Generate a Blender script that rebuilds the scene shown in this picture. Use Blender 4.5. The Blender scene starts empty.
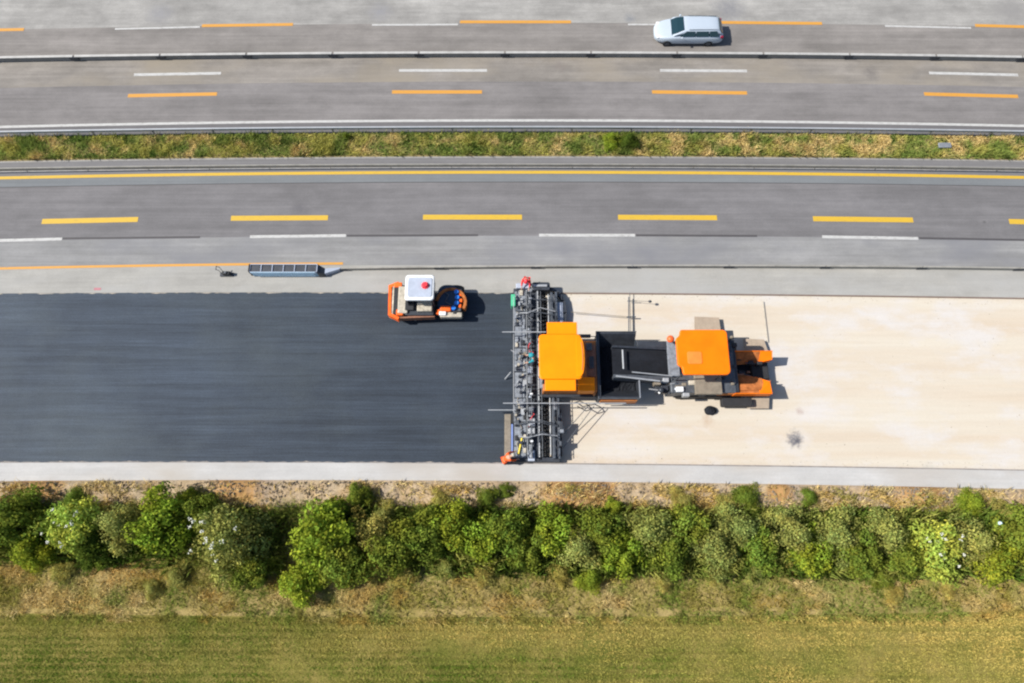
import bpy, bmesh, math, random
import numpy as np
from mathutils import Vector, Matrix
random.seed(7); rng = np.random.default_rng(7)
R = math.radians
C = bpy.context.scene.collection
# ------------------------------------------------------------------ camera model (drone, about 40 m up)
H, TH, F = 39.8, R(17.4), 683.0
ST, CT = math.sin(TH), math.cos(TH)
def at(px, py, z=0.0):
    u = (px-512)/F; v = (341.5-py)/F
    d = (u, ST+v*CT, -CT+v*ST); t = (H-z)/-d[2]
    return Vector((d[0]*t, d[1]*t, z))
XL = 40.0
def curve(pts, z=0.0):
    """Y as a function of X through three surveyed points; straight on beyond the site"""
    w = [at(p[0], p[1], z) for p in pts]
    c = np.polyfit([a.x for a in w], [a.y for a in w], 2 if len(w) > 2 else 1)
    d = np.polyder(c)
    def f(x):
        xc = max(-XL, min(XL, x))
        return float(np.polyval(c, xc) + np.polyval(d, xc)*(x-xc))
    return f
def row(yl, ym, yr, z=0.0): return curve([(0, yl), (512, ym), (1024, yr)], z)
# ------------------------------------------------------------------ materials
KALB = 2.0
def lin(c):
    c = c/255.0
    return c/12.92 if c <= 0.04045 else ((c+0.055)/1.055)**2.4
def A(r, g, b): return (lin(r)/KALB, lin(g)/KALB, lin(b)/KALB)
class NT:
    def __init__(s, name):
        s.m = bpy.data.materials.new(name); s.m.use_nodes = True
        s.t = s.m.node_tree; s.p = s.t.nodes['Principled BSDF']; s.o = s.t.nodes['Material Output']
        s.tc = None
    def n(s, typ, **k):
        x = s.t.nodes.new(typ)
        for a, b in k.items(): setattr(x, a, b)
        return x
    def l(s, a, b): s.t.links.new(a, b)
    def noise(s, scale, vec=(1, 1, 1), detail=4, rough=.55, off=(0, 0, 0)):
        if not s.tc: s.tc = s.n('ShaderNodeTexCoord')
        mp = s.n('ShaderNodeMapping'); s.l(s.tc.outputs['Object'], mp.inputs[0])
        mp.inputs['Scale'].default_value = vec; mp.inputs['Location'].default_value = off
        nz = s.n('ShaderNodeTexNoise'); s.l(mp.outputs[0], nz.inputs['Vector'])
        nz.inputs['Scale'].default_value = scale; nz.inputs['Detail'].default_value = detail
        nz.inputs['Roughness'].default_value = rough
        return nz.outputs['Fac']
    def ramp(s, fac, stops):
        r = s.n('ShaderNodeValToRGB'); s.l(fac, r.inputs[0]); e = r.color_ramp.elements
        while len(e) < len(stops): e.new(.5)
        for q, (p, c) in zip(e, stops):
            q.position = p; q.color = (c[0], c[1], c[2], 1) if hasattr(c, '__len__') else (c, c, c, 1)
        return r.outputs[0]
    def mul(s, a, b, fac=1.0, mode='MULTIPLY'):
        x = s.n('ShaderNodeMix', data_type='RGBA', blend_type=mode)
        x.inputs[0].default_value = fac if not hasattr(fac, 'links') else 1
        if hasattr(fac, 'links'): s.l(fac, x.inputs[0])
        for i, v in ((6, a), (7, b)):
            if hasattr(v, 'links'): s.l(v, x.inputs[i])
            else: x.inputs[i].default_value = (*v, 1)
        return x.outputs[2]
    def bump(s, h, strength=.3, dist=.02):
        b = s.n('ShaderNodeBump'); b.inputs['Strength'].default_value = strength
        b.inputs['Distance'].default_value = dist; s.l(h, b.inputs['Height']); s.l(b.outputs[0], s.p.inputs['Normal'])
def sc3(c, k): return tuple(min(1, v*k) for v in c)
def spill(t, c, px, py, rad, lo, hi, col, seed=0):
    w = at(px, py)
    vm = t.n('ShaderNodeVectorMath', operation='DISTANCE'); t.l(t.tc.outputs['Object'], vm.inputs[0]); vm.inputs[1].default_value = w
    mr = t.n('ShaderNodeMapRange'); t.l(vm.outputs['Value'], mr.inputs[0])
    mr.inputs[1].default_value = 0; mr.inputs[2].default_value = rad; mr.inputs[3].default_value = 1; mr.inputs[4].default_value = 0
    mt = t.n('ShaderNodeMath', operation='MULTIPLY'); t.l(mr.outputs[0], mt.inputs[0]); t.l(t.noise(2.8, (1, 1, 1), 6, .75, (seed, 0, 0)), mt.inputs[1])
    return t.mul(c, col, t.ramp(mt.outputs[0], [(lo, 0), (hi, 1)]), 'MIX')
def pavement(name, col, streak=.10, patch=.08, fine=.10, rough=.85, sx=.035, sy=1.6, tint=None, seed=0, spots=()):
    t = NT(name)
    s1 = t.ramp(t.noise(1, (sx, sy, 1), 5, .6, (seed, seed*3, 0)), [(.3, 1-streak), (.7, 1+streak)])
    s2 = t.ramp(t.noise(1, (sx*2.2, sy*4, 1), 3, .6, (seed+5, 0, 0)), [(.3, 1-streak*.6), (.7, 1+streak*.6)])
    p1 = t.ramp(t.noise(.16, (1, 1.5, 1), 5, .6, (seed*2, 1, 0)), [(.32, 1-patch), (.68, 1+patch)])
    f1 = t.ramp(t.noise(9, (1, 1, 1), 6, .75), [(.25, 1-fine), (.75, 1+fine)])
    c = t.mul(col, s1); c = t.mul(c, s2); c = t.mul(c, p1); c = t.mul(c, f1)
    b1 = t.ramp(t.noise(.5, (.45, 1.6, 1), 6, .65, (seed*7, 2, 0)), [(.40, 1-patch*.7), (.60, 1+patch*.5)]); c = t.mul(c, b1)
    c = t.mul(c, t.ramp(t.noise(1.1, (.8, 1, 1), 5, .7, (seed*5, 4, 0)), [(.33, 1-patch*.8), (.66, 1+patch*.6)]))
    for q in spots: c = spill(t, c, *q)
    if tint:
        c = t.mul(c, tint, t.ramp(t.noise(.12, (1, 2, 1), 4, .6, (9+seed, 3, 0)), [(.45, 0), (.7, 1)]), 'MIX')
    t.l(c, t.p.inputs['Base Color']); t.p.inputs['Roughness'].default_value = rough
    t.p.inputs['Specular IOR Level'].default_value = .2
    t.bump(t.noise(40, (1, 1, 1), 3, .7), .25, .01)
    return t.m
def paint(name, col, rough=.55, wear=.15, metal=0.0, scale=2.0):
    t = NT(name)
    w = t.ramp(t.noise(scale, (1, 1, 1), 6, .7), [(.3, 1-wear), (.62, 1+wear*.4)])
    t.l(t.mul(col, w), t.p.inputs['Base Color'])
    t.p.inputs['Roughness'].default_value = rough; t.p.inputs['Metallic'].default_value = metal
    if name.startswith('orange'): t.p.inputs['Specular IOR Level'].default_value = .18
    return t.m
def wornpaint(name, col, under, lo=.30, hi=.42):
    t = NT(name)
    m = t.ramp(t.noise(5, (.5, 2, 1), 6, .75), [(lo, 1), (hi+.10, 0)])
    t.l(t.mul(col, under, m, 'MIX'), t.p.inputs['Base Color']); t.p.inputs['Roughness'].default_value = .7
    return t.m
def leafmat(name, transl=.3):
    t = NT(name)
    at_ = t.n('ShaderNodeAttribute', attribute_name='tint'); oi = t.n('ShaderNodeObjectInfo')
    c = t.mul(at_.outputs['Color'], oi.outputs['Color'])
    d = t.n('ShaderNodeBsdfDiffuse'); tr = t.n('ShaderNodeBsdfTranslucent'); mx = t.n('ShaderNodeMixShader')
    t.l(c, d.inputs[0]); t.l(c, tr.inputs[0]); mx.inputs[0].default_value = transl
    t.l(d.outputs[0], mx.inputs[1]); t.l(tr.outputs[0], mx.inputs[2]); t.l(mx.outputs[0], t.o.inputs[0])
    return t.m
M = {}
M['concrete_old'] = pavement('old_concrete', A(187, 185, 181), .10, .15, .12, sx=.09, sy=1.3, seed=1, spots=((728, 9, 2.2, .15, .5, A(160, 160, 163), 1), (160, 14, 2.0, .2, .6, A(168, 168, 172), 2), (380, 12, 1.8, .2, .6, A(170, 170, 174), 3), (630, 18, .9, .2, .5, A(160, 162, 165), 4), (1010, 10, 2.5, .15, .5, A(170, 168, 166), 6)))
M['tarmac_brown'] = pavement('brown_tarmac', A(162, 157, 153), .12, .12, .12, sx=.06, seed=2)
M['tarmac_warm'] = pavement('warm_tarmac', A(168, 162, 155), .14, .13, .12, sx=.07, tint=A(180, 170, 154), seed=3, spots=((870, 72, 1.2, .2, .6, A(140, 134, 130), 2), (560, 66, 1.2, .25, .6, A(150, 142, 138), 5)))
M['tarmac_grey'] = pavement('grey_tarmac', A(156, 152, 151), .12, .11, .12, sx=.06, seed=4)
M['gutter'] = pavement('gutter_concrete', A(132, 130, 132), .1, .05, .1, sy=4, seed=5)
M['tarmac_main'] = pavement('main_tarmac', A(144, 142, 144), .11, .09, .11, sx=.05, seed=6, spots=((984, 222, .25, .2, .5, A(110, 108, 110), 2), (300, 210, 1.5, .25, .6, A(128, 126, 130), 4)))
M['tarmac_blue'] = pavement('bluish_tarmac', A(148, 153, 157), .07, .05, .08, seed=7)
M['tarmac_edge'] = pavement('edge_tarmac', A(146, 145, 147), .1, .05, .1, sy=3, seed=8)
M['shoulder'] = pavement('shoulder_concrete', A(173, 173, 173), .14, .09, .10, sy=1.3, sx=.06, tint=A(153, 154, 160), seed=9)
M['shoulder_light'] = pavement('light_shoulder', A(198, 196, 190), .06, .08, .09, sy=1.6, sx=.07, tint=A(203, 203, 201), seed=10)
M['strip'] = pavement('white_concrete', A(226, 225, 224), .05, .06, .08, sy=2.5, sx=.12, tint=A(214, 206, 196), seed=12)
M['joint'] = paint('joint_tar', A(95, 92, 95), .8, .1)
M['kerb_grey'] = paint('kerb_grey', A(172, 166, 162), .9, .3)
M['brown_edge'] = paint('brown_edge', A(150, 130, 118), .9, .2)
M['white_line'] = wornpaint('white_line', A(232, 232, 230), A(180, 178, 174))
M['grey_line'] = wornpaint('faint_line', A(196, 194, 192), A(160, 158, 156), .38, .55)
M['yellow_line'] = wornpaint('yellow_line', A(250, 205, 62), A(190, 160, 90), .25, .36)
M['amber_line'] = wornpaint('amber_line', A(250, 180, 72), A(190, 160, 110), .25, .36)
M['pink_spray'] = paint('pink_spray', A(226, 150, 160), .8)
# new asphalt: fresh mat with fine longitudinal screed lines
t = NT('new_asphalt')
c = t.mul(A(69, 80, 94), t.ramp(t.noise(1, (.07, 2.6, 1), 6, .7), [(.3, .74), (.7, 1.34)]))
c = t.mul(c, t.ramp(t.noise(1, (.25, 11, 1), 4, .7), [(.3, .80), (.7, 1.22)]))
c = t.mul(c, t.ramp(t.noise(.16, (1, .9, 1), 6, .65, (5, 1, 0)), [(.35, .84), (.68, 1.22)]))
c = t.mul(c, A(96, 106, 112), t.ramp(t.noise(.10, (1, 1.6, 1), 5, .65, (2, 7, 0)), [(.46, 0), (.72, .55)]), 'MIX')
sx_ = t.n('ShaderNodeSeparateXYZ'); t.l(t.tc.outputs['Object'], sx_.inputs[0])
mr_ = t.n('ShaderNodeMapRange'); t.l(sx_.outputs[0], mr_.inputs[0])   # older, duller mat further back; fresh black mat behind the screed
for i_, v_ in ((1, -28), (2, 0), (3, 1.16), (4, .78)): mr_.inputs[i_].default_value = v_
cb_ = t.n('ShaderNodeCombineColor')
for i_ in range(3): t.l(mr_.outputs[0], cb_.inputs[i_])
c = t.mul(c, cb_.outputs[0])
c = t.mul(c, t.ramp(t.noise(14, (1, 1, 1), 6, .8), [(.25, .62), (.75, 1.4)]))
t.l(c, t.p.inputs['Base Color']); t.p.inputs['Roughness'].default_value = .75; t.p.inputs['Specular IOR Level'].default_value = .25
t.bump(t.noise(30, (1, 1, 1), 4, .7), .5, .015); M['asphalt'] = t.m
# bound gravel base: cream, faint bands and damp blotches, one dark spill
t = NT('base_course')
c = t.mul(A(245, 228, 206), A(252, 243, 226), t.ramp(t.noise(1, (.03, .7, 1), 6, .6, (3, 2, 0)), [(.35, 0), (.65, 1)]), 'MIX')
c = t.mul(c, A(250, 244, 238), t.ramp(t.noise(.2, (1, 2, 1), 6, .65), [(.48, 0), (.64, 1)]), 'MIX')
c = t.mul(c, t.ramp(t.noise(1, (.3, 5, 1), 4, .6), [(.3, .97), (.7, 1.02)]))
c = t.mul(c, t.ramp(t.noise(12, (1, 1, 1), 5, .75), [(.25, .94), (.7, 1.03)]))
c = spill(t, c, 795, 439, 1.25, .26, .46, A(150, 148, 152))
c = spill(t, c, 797, 441, .75, .28, .46, A(118, 118, 126), 3)
c = spill(t, c, 800, 411, .5, .2, .5, A(222, 205, 195), 5)
c = spill(t, c, 930, 470, 1.2, .3, .6, A(214, 212, 200), 7)
c = spill(t, c, 707, 420, 1.1, .25, .6, A(230, 205, 180), 9)
t.l(c, t.p.inputs['Base Color']); t.p.inputs['Roughness'].default_value = .9; t.p.inputs['Specular IOR Level'].default_value = .1
t.bump(t.noise(25, (1, 1, 1), 4, .7), .3, .015); M['base'] = t.m
def earth(name, c1, c2, c3, sc=1.2, heaps=()):
    t = NT(name)
    c = t.mul(c1, c2, t.ramp(t.noise(sc, (1, 1, 1), 8, .7), [(.35, 0), (.62, 1)]), 'MIX')
    c = t.mul(c, c3, t.ramp(t.noise(sc*.35, (1, 1, 1), 6, .7, (4, 4, 0)), [(.5, 0), (.65, 1)]), 'MIX')
    c = t.mul(c, t.ramp(t.noise(11, (1, 1, 1), 6, .8), [(.3, .7), (.7, 1.2)]))
    for hx, hy, hr in heaps: c = spill(t, c, hx, hy, hr, .12, .3, A(214, 168, 112), hx*.01)
    t.l(c, t.p.inputs['Base Color']); t.p.inputs['Roughness'].default_value = .95; t.p.inputs['Specular IOR Level'].default_value = .1
    t.bump(t.noise(9, (1, 1, 1), 6, .75), .8, .06); return t.m
M['dirt'] = earth('dry_earth', A(220, 188, 144), A(228, 206, 174), A(212, 190, 166), heaps=((566, 492, 2.2), (598, 492, 1.8), (922, 500, 2.6), (235, 492, 2.4), (40, 487, 2.4), (780, 492, 1.2)))
M['mound'] = earth('ochre_earth', A(214, 178, 128), A(200, 160, 105), A(196, 184, 172), 2.0)
M['verge_soil'] = earth('verge_soil', A(190, 170, 104), A(214, 190, 128), A(150, 148, 76), .9)
M['field_soil'] = earth('field_soil', A(146, 144, 68), A(178, 162, 92), A(122, 128, 56), .5)
M['median_soil'] = earth('median_soil', A(190, 172, 112), A(206, 184, 132), A(140, 146, 76), 1.5)
M['far'] = earth('far_grass', A(110, 118, 50), A(130, 126, 60), A(95, 105, 45), .3)
M['leaf'] = leafmat('leaves', .28); M['grass'] = leafmat('grass_blades', .25)
M['bark'] = paint('bark', (.10, .075, .05), .9, .3, scale=8)
M['petal'] = paint('petal', (.62, .62, .54), .8, .1)
M['orange'] = paint('orange_paint', (.84, .235, .001), .42, .10, scale=.8)
M['orange_f'] = paint('orange_feeder', (.80, .165, .002), .42, .12, scale=1.1)
M['orange_r'] = paint('orange_roller', (.78, .13, .02), .5, .25, scale=3)
M['orange_dusty_shaded'] = paint('dusty_shaded_orange', (.42, .14, .03), .7, .4, scale=4)  # dusty orange, also used on a cover darkened as if in shade
M['brown_inner'] = paint('worn_brown', (.22, .10, .06), .8, .4, scale=4)
M['brown_dusty_shaded'] = paint('orange_brown_worn_shaded', (.36, .12, .035), .8, .6, scale=3)  # worn brown that also stands for shadow on the feeder wings
M['dark_steel'] = paint('dark_steel', (.040, .046, .058), .5, .35, .3, scale=3)
M['black'] = paint('black_rubber', (.016, .017, .02), .75, .3, scale=4)
M['bitumen'] = pavement('hot_mix', (.012, .014, .019), .1, .3, .5)
M['steel'] = paint('light_steel', (.25, .27, .30), .5, .3, .35, scale=3)
M['grate'] = paint('grey_grating', (.20, .22, .25), .6, .5, .2, scale=6)
M['mid_steel'] = paint('mid_steel', (.085, .095, .11), .5, .4, .3, scale=4)
M['galv'] = paint('galvanised_steel', (.34, .355, .375), .5, .15, .2, scale=2)
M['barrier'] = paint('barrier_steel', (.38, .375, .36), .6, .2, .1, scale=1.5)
M['barrier_side_shaded'] = paint('barrier_side_shaded', (.20, .20, .195), .6, .25, .1, scale=1.5)  # barrier steel darkened so the faces carry their shade in the colour
M['barrier_dull'] = paint('dull_barrier_steel', (.26, .25, .225), .7, .25, .1, scale=1.5)
M['rusty'] = paint('rusty_steel', (.20, .17, .13), .7, .3, .1, scale=3)
M['canvas'] = paint('dusty_canvas', (.31, .25, .19), .85, .15, scale=4)
M['whitep'] = paint('white_paint', (.72, .73, .74), .4, .1)
M['palebluep'] = paint('pale_blue_panel', (.42, .60, .74), .5, .15)
M['bluegrey'] = paint('blue_grey_roof', (.34, .38, .46), .5, .15)
M['red'] = paint('red_lens', (.75, .035, .05), .4, .1)
M['redorange'] = paint('red_orange', (.75, .11, .02), .5, .1)
M['blue'] = paint('blue_cap', (.015, .17, .60), .45, .1)
M['lightblue'] = paint('light_blue', (.22, .38, .52), .5, .15)
M['yellow'] = paint('yellow_paint', (.70, .55, .04), .5, .1)
M['teal'] = paint('teal_cloth', (.01, .22, .27), .8, .1)
M['green'] = paint('green_paint', (.06, .42, .22), .5, .2)
M['cream'] = paint('cream_paint', (.40, .36, .29), .6, .45, scale=5)
M['skin'] = paint('skin', (.40, .22, .15), .6, .05)
M['navy'] = paint('navy_cloth', (.02, .03, .06), .9, .1)
M['hivis_red'] = paint('red_workwear', (.70, .03, .03), .8, .1)
M['hivis_orange'] = paint('orange_workwear', (.70, .10, .02), .8, .1)
M['car'] = paint('silver_paint', (.42, .48, .55), .38, .03, .15)
t = NT('car_glass'); t.p.inputs['Base Color'].default_value = (.01, .03, .04, 1); t.p.inputs['Roughness'].default_value = .06; M['glass'] = t.m
M['lens_red'] = paint('tail_lens', (.22, .008, .03), .3, .05)
# ------------------------------------------------------------------ object helpers
def tag(o, label=None, cat=None, group=None, kind=None):
    for k, v in (('label', label), ('category', cat), ('group', group), ('kind', kind)):
        if v: o[k] = v
    return o
def link(name, me, mat, parent=None, smooth=False):
    o = bpy.data.objects.new(name, me); C.objects.link(o)
    for m_ in (mat if isinstance(mat, (list, tuple)) else [mat]): me.materials.append(M[m_] if isinstance(m_, str) else m_)
    if parent is not None:
        o.parent = parent
        me.transform(Matrix.Translation(-Vector(ROOT[parent.name])))
    if smooth: me.polygons.foreach_set('use_smooth', [True]*len(me.polygons))
    return o
ROOT = {}
def thing(name, label, cat, loc, group=None):
    o = bpy.data.objects.new(name, None); C.objects.link(o); o.location = loc; o.empty_display_size = .3
    ROOT[o.name] = Vector(loc); return tag(o, label, cat, group)
def sub(o, root):  # let a part mesh be a parent of sub-parts (same origin as its thing)
    ROOT[o.name] = ROOT[root.name]; return o
class MB:
    def __init__(s): s.b = bmesh.new()
    def box(s, x0, x1, y0, y1, z0, z1, bev=0.0, seg=1):
        x0, x1 = sorted((x0, x1)); y0, y1 = sorted((y0, y1)); z0, z1 = sorted((z0, z1))
        r = bmesh.ops.create_cube(s.b, size=1)
        vs = r['verts']
        for v in vs: v.co = Vector(((x0+x1)/2+v.co.x*(x1-x0), (y0+y1)/2+v.co.y*(y1-y0), (z0+z1)/2+v.co.z*(z1-z0)))
        if bev: bmesh.ops.bevel(s.b, geom=list({e for v in vs for e in v.link_edges}), offset=min(bev, .45*min(x1-x0, y1-y0, z1-z0)), segments=seg, affect='EDGES', profile=.5)
        return s
    def rbox(s, x0, x1, y0, y1, z0, z1, r=.1, seg=4, bev=.02):
        """box with corners rounded in plan"""
        x0, x1 = sorted((x0, x1)); y0, y1 = sorted((y0, y1)); p = []
        for cx, cy, a0 in ((x1-r, y1-r, 0), (x0+r, y1-r, 90), (x0+r, y0+r, 180), (x1-r, y0+r, 270)):
            for k in range(seg+1):
                a = R(a0+90*k/seg); p.append((cx+r*math.cos(a), cy+r*math.sin(a)))
        return s.prism(p, z0, z1, bev)
    def prism(s, p, z0, z1, bev=0.0):
        f0 = [s.b.verts.new((x, y, z0)) for x, y in p]
        if bev:
            cx = sum(q[0] for q in p)/len(p); cy = sum(q[1] for q in p)/len(p)
            def sh(x, y, d):
                L = math.hypot(x-cx, y-cy) or 1; return (x-(x-cx)/L*d, y-(y-cy)/L*d)
            rings = [f0, [s.b.verts.new((x, y, z1-bev)) for x, y in p], [s.b.verts.new((*sh(x, y, bev*.4), z1-bev*.3)) for x, y in p], [s.b.verts.new((*sh(x, y, bev*1.2), z1)) for x, y in p]]
        else: rings = [f0, [s.b.verts.new((x, y, z1)) for x, y in p]]
        n = len(p)
        for a, b in zip(rings, rings[1:]):
            for i in range(n): s.b.faces.new((a[i], a[(i+1) % n], b[(i+1) % n], b[i]))
        s.b.faces.new(rings[-1]); s.b.faces.new(list(reversed(f0))); return s
    def tube(s, a, b, r, r2=None, n=10):
        a, b = Vector(a), Vector(b); d = b-a
        m = Matrix.Translation((a+b)/2) @ d.to_track_quat('Z', 'Y').to_matrix().to_4x4()
        bmesh.ops.create_cone(s.b, cap_ends=True, segments=n, radius1=r, radius2=r if r2 is None else r2, depth=d.length, matrix=m); return s
    def path(s, pts, r, n=6):
        for a, b in zip(pts, pts[1:]): s.tube(a, b, r, n=n)
        return s
    def ball(s, c, r, sc=(1, 1, 1), u=14, v=9):
        bmesh.ops.create_uvsphere(s.b, u_segments=u, v_segments=v, radius=r, matrix=Matrix.Translation(c) @ Matrix.Diagonal((*sc, 1))); return s
    def quad(s, *p): s.b.faces.new([s.b.verts.new(q) for q in p]); return s
    def loft(s, secs, caps=True):
        rs = [[s.b.verts.new(p) for p in q] for q in secs]; n = len(rs[0])
        for a, b in zip(rs, rs[1:]):
            for i in range(n): s.b.faces.new((a[i], a[(i+1) % n], b[(i+1) % n], b[i]))
        if caps: s.b.faces.new(list(reversed(rs[0]))); s.b.faces.new(rs[-1])
        return s
    def build(s, name, mat, parent=None, smooth=False):
        bmesh.ops.recalc_face_normals(s.b, faces=s.b.faces[:])
        me = bpy.data.meshes.new(name); s.b.to_mesh(me); s.b.free()
        return link(name, me, mat, parent, smooth)
def PX(x0, y0, x1, y1, z):
    """plan rectangle (x0,x1,y0,y1 metres) of a top surface seen at these picture points at height z"""
    a = at(x0, (y0+y1)/2, z).x; b = at(x1, (y0+y1)/2, z).x; xm = (x0+x1)/2
    return a, b, at(xm, y1, z).y, at(xm, y0, z).y
def mesh_from_arrays(name, co, nper, tint=None):
    n = len(co); me = bpy.data.meshes.new(name); nf = n//nper
    me.vertices.add(n); me.vertices.foreach_set('co', co.astype(np.float32).ravel())
    me.loops.add(n); me.loops.foreach_set('vertex_index', np.arange(n, dtype=np.int32))
    me.polygons.add(nf); me.polygons.foreach_set('loop_start', np.arange(0, n, nper, dtype=np.int32))
    me.update(calc_edges=True)
    if tint is not None:
        a = me.color_attributes.new('tint', 'FLOAT_COLOR', 'POINT')
        col = np.ones((n, 4), np.float32); col[:, :3] = np.repeat(tint, nper, axis=0); a.data.foreach_set('color', col.ravel())
    return me
def vnoise(x, y, seed=0, octv=4, pers=.55):
    """smooth value noise, 0..1"""
    tot = 0; amp = 1; s = 0
    for o in range(octv):
        f = 2**o; xx, yy = x*f+seed*17.3+o*5.1, y*f+seed*9.7+o*3.3
        xi, yi = np.floor(xx).astype(np.int64), np.floor(yy).astype(np.int64); fx, fy = xx-xi, yy-yi
        fx = fx*fx*(3-2*fx); fy = fy*fy*(3-2*fy)
        def h(a, b):
            v = (a*374761393+b*668265263+(seed+o)*1442695041) & 0x7fffffff
            v = ((v ^ (v >> 13))*1274126177) & 0x7fffffff
            return ((v ^ (v >> 16)) & 0xffff)/65535.
        v = (h(xi, yi)*(1-fx)+h(xi+1, yi)*fx)*(1-fy)+(h(xi, yi+1)*(1-fx)+h(xi+1, yi+1)*fx)*fy
        tot = tot+v*amp; s += amp; amp *= pers
    return tot/s
# ------------------------------------------------------------------ setting: sheets between surveyed edges
def ribbon(name, ft, fb, z, mat, x0=-150, x1=150, parent=None, kind='structure', step=2.0, thick=0.0):
    n = max(2, int((x1-x0)/step)+1); xs = [x0+(x1-x0)*i/(n-1) for i in range(n)]
    b = bmesh.new(); vt = [b.verts.new((x, ft(x), z)) for x in xs]; vb = [b.verts.new((x, fb(x), z)) for x in xs]
    for i in range(n-1): b.faces.new((vb[i], vb[i+1], vt[i+1], vt[i]))
    if thick:
        v0 = [b.verts.new((v.co.x, v.co.y, z-thick)) for v in vb]; v1 = [b.verts.new((v.co.x, v.co.y, z-thick)) for v in vt]
        for i in range(n-1):
            b.faces.new((v0[i], v0[i+1], vb[i+1], vb[i])); b.faces.new((vt[i], vt[i+1], v1[i+1], v1[i]))
        b.faces.new((v0[0], vb[0], vt[0], v1[0])); b.faces.new((vb[-1], v0[-1], v1[-1], vt[-1]))
    me = bpy.data.meshes.new(name); b.to_mesh(me); b.free()
    if parent is not None: ROOT.setdefault(parent.name, Vector((0, 0, 0)))
    o = link(name, me, mat, parent)
    if parent is None: o['kind'] = kind
    return o
def off(f, d): return lambda x: f(x)+d
gm = bmesh.new()
for q in ((-450, -350), (450, -350), (450, 450), (-450, 450)): gm.verts.new((*q, -.06))
gm.verts.ensure_lookup_table(); gm.faces.new(gm.verts[:])
me = bpy.data.meshes.new('ground'); gm.to_mesh(me); gm.free(); link('ground', me, 'far')['kind'] = 'structure'
c24 = curve([(12, 29.5), (516, 23), (1000, 26.5)]); c55 = row(59, 53.5, 58)
c82 = row(88, 81.5, 87); c120 = row(127, 120.5, 126); c131 = row(137, 132.6, 136.8)
c156 = curve([(0, 161.5), (560, 156.5), (1024, 160.5)]); c182 = curve([(0, 187.5), (560, 182), (1024, 186.5)])
c237 = curve([(30, 239.5), (587, 235.8), (1000, 239)]); c265 = curve([(0, 267.5), (600, 265.5), (1024, 268.5)])
c293 = curve([(0, 293.5), (400, 292.5), (1024, 298.5)])
c463 = curve([(0, 462.5), (400, 462.8), (1024, 470.5)]); c484 = curve([(0, 481), (512, 481), (1024, 489)])
c613 = curve([(0, 613), (400, 617), (1024, 611)])
# northern carriageway
ribbon('road', lambda x: 52, c24, 0.0, 'concrete_old')
roadN = ribbon('road', c24, off(c55, 0), 0.0, 'tarmac_brown')
ribbon('road', c55, c82, 0.0, 'tarmac_warm'); ribbon('road', c82, c120, 0.0, 'tarmac_grey')
ribbon('gutter', c120, c131, 0.0, 'gutter')
ribbon('shoulder', lambda x: 57, lambda x: 52, -.02, 'dirt')
# southern carriageway
roadE = ribbon('road', c156, c182, 0.0, 'tarmac_edge')
roadS = ribbon('road', c182, c237, 0.0, 'tarmac_main')
ribbon('road', curve([(0, 180), (560, 174.5), (1024, 179.5)]), c182, 0.004, 'tarmac_blue')
shoulder = ribbon('shoulder', c237, c265, 0.0, 'shoulder')
curb = ribbon('shoulder', c265, c293, 0.0, 'shoulder_light')
# work strip
xe = at(513, 380).x
ribbon('base_course', c293, c463, -.045, 'base')
_rag = lambda x, q: .035*math.sin(x*3.1+q)*math.sin(x*1.3+2*q)+.02*math.sin(x*9.7+q)
asph = ribbon('asphalt_mat', lambda x: c293(x)-.03+_rag(x, 1), lambda x: c463(x)+.04+_rag(x, 4), 0.012, 'asphalt', -150, xe, thick=.056, step=.25)
strip = ribbon('concrete_edge_strip', c463, c484, 0.0, 'strip', thick=.12)
ribbon('kerb_line', off(c293, .05), off(c293, -.04), .004, 'brown_edge', xe, 150, thick=.05)
ribbon('kerb_line', off(c463, .055), off(c463, -.02), .004, 'kerb_grey', thick=.03)
# painted markings: every line and dash a part of its road
def line(parent, f, w, z=.008, mat='white_line', x0=-150, x1=150, name='lane_marking'):
    return ribbon(name, off(f, w/2), off(f, -w/2), z, mat, x0, x1, parent, step=1.0)
def dashes(parent, spans, w, mat, ncyc=3, z=.009):
    xs = []
    for (x0, y0, x1, y1) in spans:
        a, b = at(x0, y0), at(x1, y1); s = (b.y-a.y)/(b.x-a.x) if b.x-a.x > .5 else 0
        line(parent, lambda x, a=a, s=s: a.y+s*(x-a.x), w, z, mat, a.x, b.x)
dashes(roadN, [(115, 29, 200, 27), (372, 25, 458, 24.5), (628, 24.5, 713, 24.5), (885, 26, 971, 28)], .15, 'white_line')
dashes(roadN, [(-60, 31, 24, 29.5), (202, 25.8, 293, 24.5), (460, 22, 571, 22), (721, 22.5, 822, 23.5), (975, 25.5, 1070, 28)], .25, 'amber_line', z=.012)
dashes(roadN, [(-125, 78, -40, 76), (134, 74.8, 221, 73.3), (399, 70.5, 487, 70.5), (660, 70.5, 747, 71), (929, 73, 1018, 75)], .22, 'white_line')
dashes(roadN, [(128, 95.8, 217, 94), (392, 92, 482, 92), (652, 92, 747, 93), (924, 94, 1018, 96.5)], .28, 'amber_line')
line(roadN, c120, .19, mat='white_line'); 
line(roadE, curve([(0, 178), (560, 172.3), (1024, 177.5)]), .22, mat='yellow_line')
line(roadE, curve([(0, 172), (560, 167.5), (1024, 171.5)]), .10, mat='grey_line')
line(roadE, off(c156, -.05), .12, mat='grey_line')
dashes(roadS, [(-155, 224, -58, 222), (42, 221.5, 138, 219.5), (231, 218.3, 328, 217.8), (423, 217.2, 522, 217.2), (618, 217.3, 717, 217.8), (813, 218.8, 913, 220), (1009, 221.5, 1108, 224)], .36, 'yellow_line')
dashes(roadS, [(-40, 241.5, 62, 239), (250, 236.8, 346, 235.6), (539, 235.2, 635, 235.3), (822, 236.8, 918, 238.5)], .20, 'white_line')
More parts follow.
